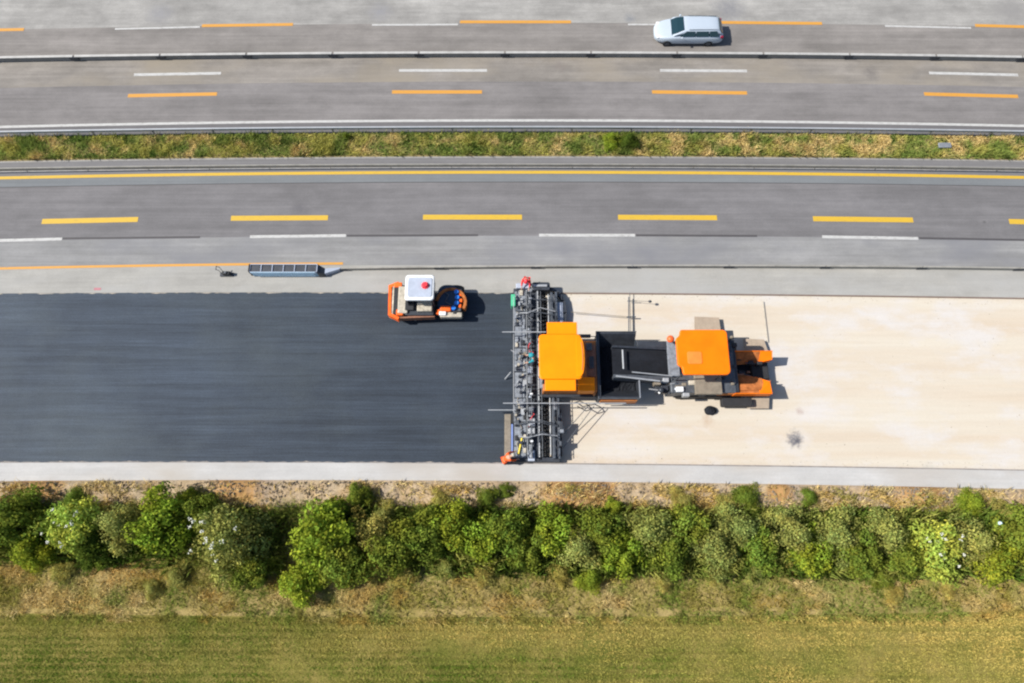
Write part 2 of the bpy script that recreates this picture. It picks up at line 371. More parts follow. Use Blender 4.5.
dashes(roadS, [(63, 238.6, 200, 237.2), (347, 235.8, 478, 235.2), (636, 235.3, 757, 236.0), (919, 238.2, 1050, 240.5)], .14, 'joint')
line(roadS, c182, .05, .007, 'joint', name='seam')
line(shoulder, curve([(0, 268.5), (170, 265.3), (343, 263.5)]), .17, mat='amber_line', x1=at(343, 263.5).x)
dashes(curb, [(94, 289, 101, 289)], .16, 'pink_spray')
# verge, field, median: real relief
def relief(name, ft, fb, mat, x0, x1, dx, dy, hfun, z=-.03):
    xs = np.arange(x0, x1+dx, dx); W = ft(0)-fb(0); ny = max(2, int(abs(W)/dy)); v = []
    T = np.array([ft(x) for x in xs]); B = np.array([fb(x) for x in xs])
    s = np.linspace(0, 1, ny+1); X = np.repeat(xs[:, None], ny+1, 1); Y = T[:, None]*(1-s)+B[:, None]*s
    edge = np.minimum(1, np.minimum(s, 1-s)*8)
    Z = z+hfun(X, Y)*edge[None, :]
    co = np.stack([X, Y, Z], -1).reshape(-1, 3); n = len(xs); i = np.arange(n-1)[:, None]*(ny+1)+np.arange(ny)[None, :]
    fc = np.stack([i, i+1, i+ny+2, i+ny+1], -1).reshape(-1, 4)[:, ::-1]
    me = bpy.data.meshes.new(name); me.from_pydata(co.tolist(), [], fc.tolist()); me.polygons.foreach_set('use_smooth', [True]*len(me.polygons))
    o = link(name, me, mat); o['kind'] = 'structure'; return o
MND = [(at(580, 494), 1.9, .55, .45), (at(925, 500), 1.9, .6, .5), (at(238, 492), 2.6, .7, .16), (at(40, 488), 3.0, .5, .12), (at(700, 498), 2.5, .6, .12), (at(448, 494), 2.2, .6, .12)]
def hv(X, Y):
    h = vnoise(X*1.1, Y*1.1, 3, 5, .6)*.34+vnoise(X*4, Y*4, 5, 3)*.10-.12
    for p, rx, ry, a in MND: h = h+a*np.exp(-((X-p.x)/rx)**2*1.5-((Y-p.y)/ry)**2*1.5)*(.7+.6*vnoise(X*2, Y*2, 9))
    return h
dirtB = curve([(0, 506), (512, 508), (1024, 512)])
relief('verge', c484, dirtB, 'dirt', -46, 46, .12, .10, hv)
relief('verge', dirtB, c613, 'verge_soil', -46, 46, .2, .2, lambda X, Y: vnoise(X*.8, Y*.8, 4, 4)*.3-.08)
ribbon('verge', c484, c613, -.04, 'verge_soil')
relief('field', c613, lambda x: -14, 'field_soil', -50, 50, .25, .25, lambda X, Y: vnoise(X*.5, Y*.5, 6, 3)*.10-.03)
ribbon('field', c613, lambda x: -90, -.045, 'field_soil')
relief('median', c131, c156, 'median_soil', -60, 60, .2, .15, lambda X, Y: vnoise(X*1.2, Y*1.2, 8, 4)*.22-.05)
ribbon('median', c131, c156, -.04, 'median_soil')
# ochre patches on top of the mounds
# ------------------------------------------------------------------ grasses (stuff)
def blades(name, ft, fb, x0, x1, n, hr, wr, cols, label, seed, dens=None, lean=1.7, hfun=None, z0=-.03):
    x = rng.uniform(x0, x1, n); s = rng.uniform(0.0, 1, n)
    T = np.vectorize(ft)(x); B = np.vectorize(fb)(x); y = T*(1-s)+B*s
    if dens is not None:
        k = rng.uniform(0, 1, n) < dens(x, y, s); x, y, s = x[k], y[k], s[k]; n = len(x)
    zz = (hfun(x, y) if hfun else 0)+z0
    a = rng.uniform(0, 2*math.pi, n); h = rng.uniform(*hr, n); w = rng.uniform(*wr, n)
    L = h*rng.uniform(.25, 1, n)*lean; b = rng.uniform(0, 2*math.pi, n)
    base = np.stack([x, y, np.zeros(n)+zz], -1); d = np.stack([np.cos(a)*w/2, np.sin(a)*w/2, 0*a], -1)
    tip = base+np.stack([np.cos(b)*L, np.sin(b)*L, h], -1)
    mid = base+np.stack([np.cos(b)*L*.4, np.sin(b)*L*.4, h*.7], -1)
    if name == 'median_grass': tip[:, 2] += h*1.2*sm(vnoise(x*.6, y, 35), .5, .68); mid[:, 2] += h*.6*sm(vnoise(x*.6, y, 35), .5, .68)
    co = np.stack([base-d, base+d, mid+d*.8, tip, mid-d*.8], 1).reshape(-1, 3)
    ci = cols(x, y, s, n); ci = ci*(rng.uniform(.88, 1.12, (n, 1)) if name == 'crop' else rng.uniform(.75, 1.25, (n, 1)))
    me = mesh_from_arrays(name, co, 5, ci); o = link(name, me, 'grass'); tag(o, label, 'grass', kind='stuff'); return o
def mixc(c1, c2, f): return np.array(c1)[None, :]*(1-f[:, None])+np.array(c2)[None, :]*f[:, None]
def sm(v, a, b): return np.clip((v-a)/(b-a), 0, 1)
STRAW, GOLD, OLIVE, GREEN, DGREEN, OCHRE = A(222, 202, 146), A(206, 178, 108), A(160, 154, 78), A(126, 146, 62), A(78, 108, 34), A(204, 160, 88)
LG = 1.95
def dry(x, y, s, n):
    c = mixc(GOLD, STRAW, sm(vnoise(x*1.3, y*1.3, 11), .35, .65)); c = c*1.0
    f = sm(vnoise(x*.45, y*.6, 12), .38, .54)[:, None]; c = c*(1-f)+np.array(OLIVE)*f
    f = sm(vnoise(x*.7, y*.9, 13), .47, .60)[:, None]*.85; c = c*(1-f)+np.array(GREEN)*f
    f = sm(vnoise(x*.5, y*.8, 14), .58, .72)[:, None]*.6; c = c*(1-f)+np.array(OCHRE)*f
    return c*LG
blades('dry_grass', curve([(0, 500), (512, 502), (1024, 506)]), off(c613, -.35), -36, 36, 230000, (.06, .30), (.014, .034), dry, 'tangled straw and olive grass between the hedge and the field', 1, dens=lambda x, y, s: np.where(s > .88, .8*sm(vnoise(x*1.2, y*3, 71), .35, .6), 1.0))
def stripd(x, y, s): return .06+.9*sm(vnoise(x*.8, y*1.5, 21), .50, .64)
def stripc(x, y, s, n):
    c = mixc(STRAW, GOLD, sm(vnoise(x, y, 22), .4, .6)); f = sm(vnoise(x*.6, y*1.2, 23), .55, .65)[:, None]
    return (c*(1-f)+np.array(OLIVE)*f)*LG
blades('sparse_grass', off(c484, -.1), dirtB, -44, 44, 45000, (.08, .3), (.02, .045), stripc, 'sparse dry tufts on the bare earth beside the white edge strip', 2, dens=stripd, hfun=hv)
def medc(x, y, s, n):
    c = mixc(A(188, 184, 100), A(228, 204, 142), sm(vnoise(x*.8, y*1.1, 31)+.10*sm(x, 0, 20), .50, .66))
    f = sm(vnoise(x*1.1, y*1.3, 32)-.05*sm(x, 2, 10), .44, .58)[:, None]; c = c*(1-f)+np.array(A(146, 162, 84))*f
    f = sm(vnoise(x*2, y*2, 33), .62, .72)[:, None]; c = c*(1-f)+np.array(A(108, 134, 62))*f
    return c*1.85
blades('median_grass', off(c131, -.05), off(c156, .1), -48, 48, 110000, (.05, .28), (.02, .05), medc, 'unmown green and straw grass filling the median strip', 3)
def fc_(x, y, s, n):
    px = 512+x*21.0; d = np.clip((-1.8-y)/4.8, 0, 1.6)
    nz = vnoise(x*.16, y*.45, 41, 4)-.5; n2 = vnoise(x*.8, y*1.2, 47, 4)-.5
    g = np.clip(1.25-px/600.+nz*1.9+n2*.7, 0, 1)
    g = np.clip(g+.75*sm(d, .45, 1.0)*sm(nz+.5+.25*(1-px/1024.), .45, .65)-.25*sm(d, .0, .2)*(1-sm(d, .35, .6)), 0, 1)
    c = mixc(A(192, 172, 98), A(104, 128, 46), g)
    f = sm(n2, .05, .22)[:, None]*.35; c = c*(1-f)+np.array(A(206, 180, 104))*f
    rowl = sm(vnoise(x*.10, y*5.5, 42, 3), .45, .62)[:, None]*.30; c = c*(1-rowl)+np.array(A(204, 184, 112))*rowl
    f = sm(vnoise(x*.10, y*6.5, 43, 3), .56, .70)[:, None]*.5; c = c*(1-f)+np.array(A(104, 112, 46))*f
    return c*2.35
def fdens(x, y, s): return .55+.45*sm(np.sin(y*2*math.pi/.36+.25*np.sin(x*.3)), -.6, .6)
blades('crop', off(c613, -.1), lambda x: -10.5, -35, 35, 430000, (.03, .10), (.015, .035), fc_, 'young green and ochre crop growing in faint rows', 4, dens=fdens, z0=-.02)
# leafy undergrowth filling the foot of the hedge (stuff)
def hedged(x, y, s):
    px = 512+x*19.3
    e = np.minimum(1, np.minimum(s, 1-s)*5)
    return (.25+.75*sm(px, 310, 370))*e*(.25+.75*sm(vnoise(x*.9, y*1.2, 61), .38, .52))*(1-.9*sm(px, 262, 275)*(1-sm(px, 296, 306)))
def hedc(x, y, s, n):
    c = mixc(A(88, 112, 44), A(132, 146, 66), sm(vnoise(x*1.5, y*1.5, 62), .35, .65)); f = sm(vnoise(x*.7, y*.9, 63), .55, .68)[:, None]*.7
    return (c*(1-f)+np.array(A(176, 172, 92))*f)*2.0
blades('undergrowth', curve([(0, 508), (512, 506), (1024, 510)]), curve([(0, 566), (512, 577), (1024, 580)]), -44, 44, 190000, (.2, 1.1), (.05, .11), hedc, 'leafy weeds and brambles filling the foot of the hedge', 5, dens=hedged, lean=.65)
# earth clods (stuff)
n = 9000; x = rng.uniform(-42, 42, n); s = .07+.93*rng.uniform(0, 1, n)
y = np.vectorize(c484)(x)*(1-s)+np.vectorize(dirtB)(x)*s; k = vnoise(x*.9, y*2, 51) > .45; x, y = x[k], y[k]; n = len(x)
sz = rng.uniform(.025, .09, n)**1.0; zc = hv(x, y)-.03
tet = np.array([[1, 0, 0], [0, 1, 0], [-1, 0, 0], [0, -1, 0], [0, 0, 1], ])
F5 = [(0, 1, 4), (1, 2, 4), (2, 3, 4), (3, 0, 4)]
co = []
P = tet[None]*sz[:, None, None]*rng.uniform(.6, 1.3, (n, 5, 3)); P = P+np.stack([x, y, zc], -1)[:, None, :]
co = np.concatenate([P[:, f, :] for f in F5], 1).reshape(-1, 3)
tt = mixc(A(214, 190, 156), A(170, 160, 150), rng.uniform(0, 1, n))
me = mesh_from_arrays('gravel', co, 3, np.repeat(tt, 4, axis=0)); tag(link('gravel', me, 'grass'), 'loose stones and clods of earth along the edge strip', 'gravel', kind='stuff')
n = 1000; x = rng.uniform(at(560, 380).x, 40, n); s = np.where(rng.uniform(0, 1, n) < .5, rng.uniform(0, 1, n), np.where(rng.uniform(0, 1, n) < .5, rng.uniform(0, .04, n)**1.0, rng.uniform(.96, 1, n)))
y = np.vectorize(c293)(x)*(1-s)+np.vectorize(c463)(x)*s; k = (vnoise(x*.5, y*.8, 55) > .5) | (s < .04) | (s > .96); x, y = x[k], y[k]; n = len(x)
P = tet[None]*rng.uniform(.010, .030, n)[:, None, None]*rng.uniform(.6, 1.3, (n, 5, 3))+np.stack([x, y, np.zeros(n)-.046], -1)[:, None, :]
co = np.concatenate([P[:, f, :] for f in F5], 1).reshape(-1, 3)
me = mesh_from_arrays('gravel', co, 3, np.repeat(mixc(A(220, 200, 176), A(130, 122, 118), rng.uniform(0, 1, n)**2), 4, axis=0)); tag(link('gravel', me, 'grass'), 'loose chippings scattered on the cream base course', 'gravel', kind='stuff')
# ------------------------------------------------------------------ shrubs
def shrub_mesh(seed, nl=3000, leaf=.05, squat=.9, clumps=46):
    g = np.random.default_rng(seed)
    cl = []
    while len(cl) < clumps:
        v = g.normal(size=3); v /= np.linalg.norm(v)
        if v[2] < -.15: continue
        r = g.uniform(.45, .84); wob = .82+.3*math.sin(3*math.atan2(v[1], v[0])+seed)*.5+.12*math.sin(5*math.atan2(v[1], v[0])+seed*2)
        cl.append((v*np.array([r*wob, r*wob, r*squat])+np.array([0, 0, .15]), g.uniform(.17, .32), g.uniform(.68, 1.35), g.uniform(-.12, .14)))
    per = nl//clumps; co = []; tint = []
    for c, r, br, hue in cl:
        v = g.normal(size=(per, 3)); v /= np.linalg.norm(v, axis=1)[:, None]; v[:, 2] = np.abs(v[:, 2])*.9-.2*g.uniform(size=per)
        p = c+v*r*g.uniform(.55, 1.12, (per, 1))
        nrm = v*.7+g.normal(size=(per, 3))*.55+np.array([0, 0, .35]); nrm /= np.linalg.norm(nrm, axis=1)[:, None]
        a = np.cross(nrm, g.normal(size=(per, 3))); a /= np.linalg.norm(a, axis=1)[:, None]; b = np.cross(nrm, a)
        s = leaf*g.uniform(.6, 1.35, (per, 1))
        q = np.stack([p-a*s, p+b*s*.55+nrm*s*.1, p+a*s, p-b*s*.55+nrm*s*.1], 1)
        co.append(q.reshape(-1, 3)); k = br*g.uniform(.75, 1.25, per)
        tint.append(np.stack([k*(1+hue+g.normal(size=per)*.05), k, k*(1-hue*.6)], -1))
    co = np.concatenate(co); co[:, 2] = np.maximum(co[:, 2], .02)
    return mesh_from_arrays('crown', co, 4, np.clip(np.concatenate(tint), 0, 3)), cl
def stems_mesh(seed, cl):
    g = random.Random(seed); b = MB()
    for c, r, _, _ in cl[:9]:
        m_ = Vector((c[0]*.35+g.uniform(-.05, .05), c[1]*.35, c[2]*.5)); b.tube((g.uniform(-.06, .06), g.uniform(-.06, .06), 0), m_, .03, .02, 6); b.tube(m_, Vector(c), .02, .008, 6)
    bm_ = b.b; bmesh.ops.recalc_face_normals(bm_, faces=bm_.faces[:]); me = bpy.data.meshes.new('trunk'); bm_.to_mesh(me); bm_.free(); me.materials.append(M['bark']); return me
def blossom_mesh(seed, cl, n=44):
    g = random.Random(seed); b = MB()
    for i in range(n):
        c, r, _, _ = cl[g.randrange(len(cl))]
        if c[2] < .35: continue
        p = Vector(c)+Vector((g.uniform(-.6, .6)*r, g.uniform(-.6, .6)*r, r*1.05))
        for k in range(7):
            q = p+Vector((g.uniform(-.035, .035), g.uniform(-.035, .035), g.uniform(-.01, .02))); s_ = g.uniform(.010, .02)
            b.ball(q, s_, (1, 1, .6), 6, 4)
    me = bpy.data.meshes.new('blossom'); b.b.to_mesh(me); b.b.free(); me.materials.append(M['petal']); return me
VAR = []
for i in range(9):
    fine = i >= 5
    me, cl = shrub_mesh(100+i, 6600 if fine else 5400, .033 if fine else .042, .95 if i % 2 else .82, 60 if fine else 48)
    me.materials.append(M['leaf']); VAR.append((me, stems_mesh(i, cl), blossom_mesh(i, cl)))
TONE = {'mid': A(112, 132, 52), 'bright': A(130, 152, 52), 'pale': A(146, 158, 86), 'dark': A(84, 106, 42), 'lime': A(162, 178, 78), 'olive': A(158, 156, 84)}
LOOK = {'mid': 'mid-green leafy shrub', 'bright': 'bright green leafy shrub', 'pale': 'pale grey-green shrub', 'dark': 'dark green shrub', 'lime': 'lime green shrub', 'olive': 'olive green weedy shrub'}
ORD = 'first second third fourth fifth sixth seventh eighth ninth tenth eleventh twelfth thirteenth fourteenth fifteenth sixteenth seventeenth eighteenth nineteenth twentieth'.split()
ORD += ['twenty-'+o for o in ORD[:9]]+['thirtieth']+['thirty-'+o for o in ORD[:9]]+['fortieth']+['forty-'+o for o in ORD[:9]]
main = [(-62, 535, 32, 2.4, 'mid', 0), (-25, 530, 30, 2.4, 'bright', 0),
 (10, 522, 30, 2.6, 'mid', 0), (30, 552, 22, 1.8, 'bright', 0), (66, 527, 31, 2.5, 'lime', 1), (92, 552, 20, 1.5, 'dark', 0), (120, 527, 27, 2.1, 'pale', 0),
 (160, 522, 36, 2.6, 'bright', 0), (196, 512, 22, 1.9, 'mid', 0), (228, 540, 37, 2.8, 'pale', 1), (252, 566, 25, 1.7, 'mid', 0), (322, 532, 36, 2.8, 'bright', 0),
 (343, 560, 30, 2.3, 'mid', 0), (372, 530, 25, 2.0, 'olive', 0), (393, 548, 29, 2.2, 'mid', 0), (425, 535, 28, 2.2, 'mid', 0), (452, 522, 27, 2.1, 'bright', 0), (478, 540, 26, 2.1, 'bright', 0),
 (508, 532, 27, 2.2, 'mid', 0), (528, 548, 24, 1.9, 'mid', 0), (552, 532, 27, 2.1, 'bright', 0), (580, 548, 26, 2.0, 'pale', 0), (603, 530, 25, 2.0, 'mid', 0), (622, 552, 26, 1.9, 'bright', 0),
 (648, 532, 27, 2.1, 'pale', 0), (668, 552, 25, 1.9, 'mid', 0), (690, 530, 26, 2.1, 'mid', 0), (716, 546, 28, 2.1, 'pale', 0), (738, 528, 26, 2.1, 'pale', 0), (762, 548, 26, 1.9, 'mid', 0),
 (788, 532, 28, 2.1, 'pale', 0), (812, 552, 25, 1.9, 'bright', 0), (838, 534, 28, 2.1, 'pale', 0), (862, 552, 26, 2.0, 'mid', 0), (886, 534, 27, 2.1, 'pale', 0), (906, 556, 24, 1.8, 'mid', 0),
 (941, 549, 31, 2.4, 'lime', 1), (972, 540, 26, 2.2, 'pale', 0), (996, 556, 28, 2.0, 'bright', 0), (1022, 538, 30, 2.3, 'mid', 0), (1060, 545, 32, 2.3, 'pale', 0), (1095, 540, 32, 2.3, 'mid', 0)]
low = [(186, 498, 15, 1.1, 'bright', 'n'), (358, 497, 17, 1.3, 'mid', 'n'), (388, 512, 15, .9, 'olive', 'n'), (440, 502, 16, 1.0, 'olive', 'n'), (487, 497, 16, 1.0, 'mid', 'n'), (506, 490, 10, .7, 'mid', 'n'), (614, 507, 13, 1.2, 'bright', 'n'),
 (682, 500, 18, .9, 'olive', 'n'), (748, 498, 20, .9, 'mid', 'n'), (728, 508, 18, .8, 'olive', 'n'), (810, 498, 13, .8, 'mid', 'n'), (972, 503, 19, 1.2, 'bright', 'n'), (1006, 512, 16, 1.0, 'olive', 'n'), (72, 500, 17, 1.0, 'mid', 'n'), (22, 505, 18, 1.1, 'dark', 'n'),
 (300, 585, 24, 1.5, 'bright', 's'), (60, 570, 16, .9, 'olive', 's'), (175, 574, 17, .9, 'olive', 's'), (372, 566, 22, .9, 'olive', 's'), (405, 574, 18, .9, 'olive', 's'), (444, 566, 18, 1.0, 'pale', 's'), (482, 572, 17, .9, 'olive', 's'),
 (560, 572, 16, 1.0, 'olive', 's'), (590, 580, 18, 1.2, 'bright', 's'), (665, 580, 14, .8, 'olive', 's'), (716, 572, 16, .9, 'olive', 's'), (758, 572, 17, .9, 'pale', 's'), (790, 566, 14, .7, 'olive', 's'), (880, 577, 18, .9, 'mid', 's'), (896, 594, 13, .7, 'olive', 's'), (152, 590, 12, .7, 'olive', 's'), (950, 585, 16, .6, 'olive', 's')]
g = random.Random(3)
def shrub(px, py, rp, h, tone, fl, label, grp, i):
    h *= 1.2 if h > 1.4 else 1.0; h *= 1.2 if rp == 37 else 1.0
    p = at(px, py, h*.55); r = rp/19.2*(1.14 if h > 1.3 else 1.0); v = g.choice([5, 6, 7, 8] if tone in ('pale', 'olive') else [0, 1, 2, 3, 4]) if not fl else 2+5*(tone == 'pale')
    if h < 1.25: v = g.choice([5, 6, 7, 8])
    t = thing('shrub', label, 'shrub', (p.x, p.y, -.02), grp); t.rotation_euler.z = g.uniform(0, 6.28); t.scale = (r*1.08, r*1.08*g.uniform(.92, 1.08), h)
    me, st, bl = VAR[v]
    base = TONE[tone]; k = g.uniform(.92, 1.08)
    for nm, m_ in (('crown', me), ('trunk', st)) + ((('blossom', bl),) if fl else ()):
        o = bpy.data.objects.new(nm, m_); C.objects.link(o); o.parent = t
        if nm == 'crown': o.color = (base[0]*k*1.95*g.uniform(.95, 1.12), base[1]*k*1.80, base[2]*k*1.75, 1)
k = 0
for i, (px, py, rp, h, tone, fl) in enumerate(sorted(main)):
    if 0 <= px <= 1024:
        lab = LOOK[tone]+(' with white blossom' if fl else '')+', '+ORD[k]+' of the hedge from the left'; k += 1
    else: lab = LOOK[tone]+(' continuing the hedge past its '+('left' if px < 0 else 'right')+' end, '+('outer' if px in (-62, 1095) else 'inner')+' one')
    shrub(px, py, rp, h, tone, fl, lab, 'shrubs of the roadside hedge', i)
for side, txt in (('n', 'on the road side of the hedge'), ('s', 'on the field side of the hedge')):
    for i, (px, py, rp, h, tone, _) in enumerate(sorted(q for q in low if q[5] == side)):
        shrub(px, py, rp, h, tone, 0, 'low '+LOOK[tone]+' '+txt+', '+ORD[i]+' from the left', 'low shrubs '+txt, i)
# two shrubs in the median
for i, (px, py, rp, h, tone, lab) in enumerate([(612, 139, 14, 1.1, 'bright', 'bright green bushy weed in the median, left of a darker one'), (629, 139, 15, 1.2, 'dark', 'darkest green bush standing in the median strip'), (346, 136, 7, .7, 'mid', 'small green bush at the upper edge of the median grass')]):
    shrub(px, py, rp, h, tone, 0, lab, 'bushes in the median', i)
# ------------------------------------------------------------------ barriers and guard rails
def barrier(px0, px1, f, h, wt, wb, joints, seglen_m, label, mat, jmat):
    x0, x1 = at(px0, 60).x if px0 is not None else -58, 58
    r = thing('steel_barrier', label, 'barrier', (0, f(0), 0), 'steel barriers along the lanes'); x = joints; xs = []
    while x > x0+.3: x -= seglen_m
    while x < x1: xs.append(x); x += seglen_m
    xs = [max(x0, q) for q in xs]+[x1]
    for a, b in zip(xs, xs[1:]):
        if b-a < .5: continue
        m = MB(); n = 4; secs = []
        for i in range(n+1):
            X = a+.07+(b-a-.14)*i/n; y = f(X)
            secs.append([(X, y-wt/2+.04, 0), (X, y-wt/2+.04, .06), (X, y-wt/2+.04, .14), (X, y-wt/2+.04, h-.12), (X, y-wt/2, h-.05), (X, y-wt/2, h), (X, y+wt/2, h), (X, y+wt/2, h-.05), (X, y+wt/2-.04, h-.12), (X, y+wt/2-.04, .14), (X, y+wb/2, .06), (X, y+wb/2, 0)])
        m.loft([[(p_[0], p_[1], min(p_[2], h-.012)) for p_ in q_] for q_ in secs]); m.build('barrier_segment', 'barrier_side_shaded', r)
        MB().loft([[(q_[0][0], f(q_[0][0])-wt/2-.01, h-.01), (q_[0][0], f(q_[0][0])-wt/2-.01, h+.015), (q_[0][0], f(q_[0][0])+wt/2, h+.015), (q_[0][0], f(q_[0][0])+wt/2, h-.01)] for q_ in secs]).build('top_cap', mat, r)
        y = f(a); MB().box(a-.32, a+.32, y-wt/2-.04, y-wt/2+.035, h*.30, h-.02, .01).build('joint_bracket', jmat, r)
f1 = off(row(58, 53, 57.5), -.30)
barrier(None, None, f1, .42, .17, .17, at(505, 53).x, 87/14.5, 'long light steel barrier standing between the two upper roads', 'barrier', 'dark_steel')
f3 = curve([(343, 270), (620, 267.5), (1024, 270)])
x3 = at(343, 268).x
r = barrier  # third barrier starts at the crash cushion
def barrier3():
    r = thing('steel_barrier', 'low weathered steel barrier running right from the crash cushion', 'barrier', (x3, f3(x3), 0), 'steel barriers along the lanes')
    xj = at(824, 268).x; L = 99/16.3; xs = []
    x = xj
    while x > x3+1: x -= L
    xs = [x3]+[x+L*i for i in range(1, 30) if x+L*i < 58 and x+L*i > x3+1]+[58]
    for a, b in zip(xs, xs[1:]):
        m = MB(); secs = []; h, wt, wb = .32, .10, .11
        for i in range(5):
            X = a+.05+(b-a-.1)*i/4; y = f3(X)
            secs.append([(X, y-wb/2, 0), (X, y-wb/2, .05), (X, y-wt/2, h*.5), (X, y-wt/2, h), (X, y+wt/2, h), (X, y+wt/2, h*.5), (X, y+wb/2, .05), (X, y+wb/2, 0)])
        m.loft(secs); m.build('barrier_segment', 'barrier_dull', r)
        MB().box(a-.32, a+.32, f3(a)-.085, f3(a)-.052, .05, h-.01, .01).build('joint_bracket', 'dark_steel', r)
barrier3()
def guardrail(f, label, sgn, h=.72, mat='galv', bw=.05, beam=True):
    r = thing('guard_rail', label, 'guard rail', (0, f(0), 0), 'guard rails beside the median')
    m = MB(); secs = []; X = -58.0
    prof = [(-.0, .0), (.03, -.02), (.08, -.10), (.03, -.15), (.08, -.21), (.03, -.29), (0, -.31), (-.012, -.29), (.02, -.15), (-.012, -.02)]
    while X <= 58.01:
        y = f(X); secs.append([(X, y+sgn*(a*(1 if beam else .35)+bw-.01), h+b) for a, b in prof]); X += 2
    m.loft(secs); m.build('rail', mat, r)
    m = MB(); secs = []; X = -58.0
    while X <= 58.01:
        y = f(X); secs.append([(X, y-bw, h-.06), (X, y+bw, h-.06), (X, y+bw, h), (X, y-bw, h)]); X += 2
    m.loft(secs); m.build('box_beam', mat, r)
    X = -56
    while X <= 56:
        y = f(X); MB().box(X-(.05 if beam else .02), X+(.05 if beam else .02), y-(.045 if beam else .015), y+.02, -.1, h-.065, .01).build('post', 'barrier_dull', r); X += 4
guardrail(row(131.0, 126.2, 131.0, .72) if False else curve([(0, 131.5), (540, 126.6), (1024, 131)], .72), 'galvanised guard rail above the grassy median', 1)
guardrail(curve([(0, 168.2), (560, 164.0), (1024, 167.8)], .55), 'thin galvanised guard rail below the median beside the solid yellow line', -1, .55, 'barrier_dull', .03, False)
# ------------------------------------------------------------------ crash cushion, compactor, litter, cover
z = .75; x0, x1, y0, y1 = PX(250, 264, 317, 272, z)
cc = thing('crash_cushion', 'long blue and white crash cushion lying on the amber line', 'crash cushion', ((x0+x1)/2, (y0+y1)/2, 0))
MB().box(x0, x1, y0, y1, .06, .5, .03).build('base_frame', 'lightblue', cc)
m = MB(); m.box(x0+.02, x1-.1, y0-.035, y0-.003, .52, .74, .01).box(x0+.3, x1-.2, y0-.035, y0-.003, .10, .34, .01); m.build('side_panel', 'palebluep', cc)
MB().box(x0+.15, x1-.2, y0-.045, y0-.004, .36, .50, .01).build('side_rail', 'lightblue', cc)
n = 6
for i in range(n):
    a = x0+(x1-x0)*i/n
    m = MB(); m.box(a+.03, a+(x1-x0)/n-.05, y0+.04, y1-.06, .51, .70, .02); m.build('cell', 'dark_steel', cc)
m = MB(); m.box(x0, x1, y1-.05, y1, .5, .78, .01); m.box(x0, x1, y0, y0+.03, .5, .76, .01)
for i in range(n+1):
    a = x0+(x1-x0)*i/n; m.box(a-.035, a+.02, y0+.03, y1-.05, .5, .76, .01)
m.build('frame', 'bluegrey', cc)
MB().box(x0-.10, x0-.01, y0, y1, .1, .8, .03).build('nose', 'black', cc)
m = MB(); ex = at(324, 272).x
m.loft([[(x1+.01, y0-.05, .0), (x1+.01, y1, .0), (x1+.01, y1, .72), (x1+.01, y0-.05, .72)], [(ex+.15, y0+.0, 0), (ex+.15, y1-.1, 0), (ex+.15, y1-.15, .42), (ex+.15, y0+.05, .42)]]); m.build('tail', 'dark_steel', cc)
m = MB(); m.loft([[(ex+.16, y0+.05, .05), (ex+.16, y1-.15, .05), (ex+.16, y1-.15, .4), (ex+.16, y0+.05, .4)], [(x3-.1, f3(x3)-.08, .05), (x3-.1, f3(x3)+.08, .05), (x3-.1, f3(x3)+.05, .30), (x3-.1, f3(x3)-.05, .30)]]); m.build('transition_rail', 'bluegrey', cc)
# plate compactor
p = at(227, 275); pc = thing('plate_compactor', 'small dark plate compactor with raised handle left on the shoulder', 'compactor', (p.x, p.y, 0))
b = lambda *a: MB().box(*a)
MB().rbox(p.x-.42, p.x+.42, p.y-.13, p.y+.15, .02, .09, .06).build('base_plate', 'dark_steel', pc)
MB().box(p.x-.18, p.x+.30, p.y-.10, p.y+.12, .10, .38, .05, 2).build('engine', 'black', pc)
MB().tube((p.x+.05, p.y, .38), (p.x+.05, p.y, .46), .08).build('air_filter', 'mid_steel', pc)
h0 = at(216, 268, .7)
m = MB(); m.path([(p.x-.15, p.y-.08, .2), (h0.x+.15, h0.y-.12, .6), (h0.x, h0.y-.10, .7)], .018).path([(p.x-.15, p.y+.1, .2), (h0.x+.15, h0.y+.1, .6), (h0.x, h0.y+.1, .7)], .018).tube((h0.x, h0.y-.13, .7), (h0.x, h0.y+.13, .7), .022); m.build('handle', 'black', pc)
# rumpled plastic sheet in the hedge
p = at(1000, 523, 2.3); m = MB()
m.ball(p, .12, (1, .7, .4), 10, 6)
for v in m.b.verts: v.co += Vector((g.uniform(-.03, .03), g.uniform(-.03, .03), g.uniform(-.03, .03)))
tag(m.build('plastic_bag', paint('pale_blue_plastic', (.55, .68, .72), .5), None), 'small pale blue plastic bag caught on top of the hedge', 'bag')
p = at(944, 146, .15); m = MB(); m.rbox(p.x-.38, p.x+.38, p.y-.16, p.y+.16, -.05, .22, .05); m.rbox(p.x-.42, p.x+.42, p.y-.19, p.y+.19, .222, .27, .05)
tag(m.build('drain_cover', 'steel'), 'light grey concrete box lid in the median grass', 'cover')
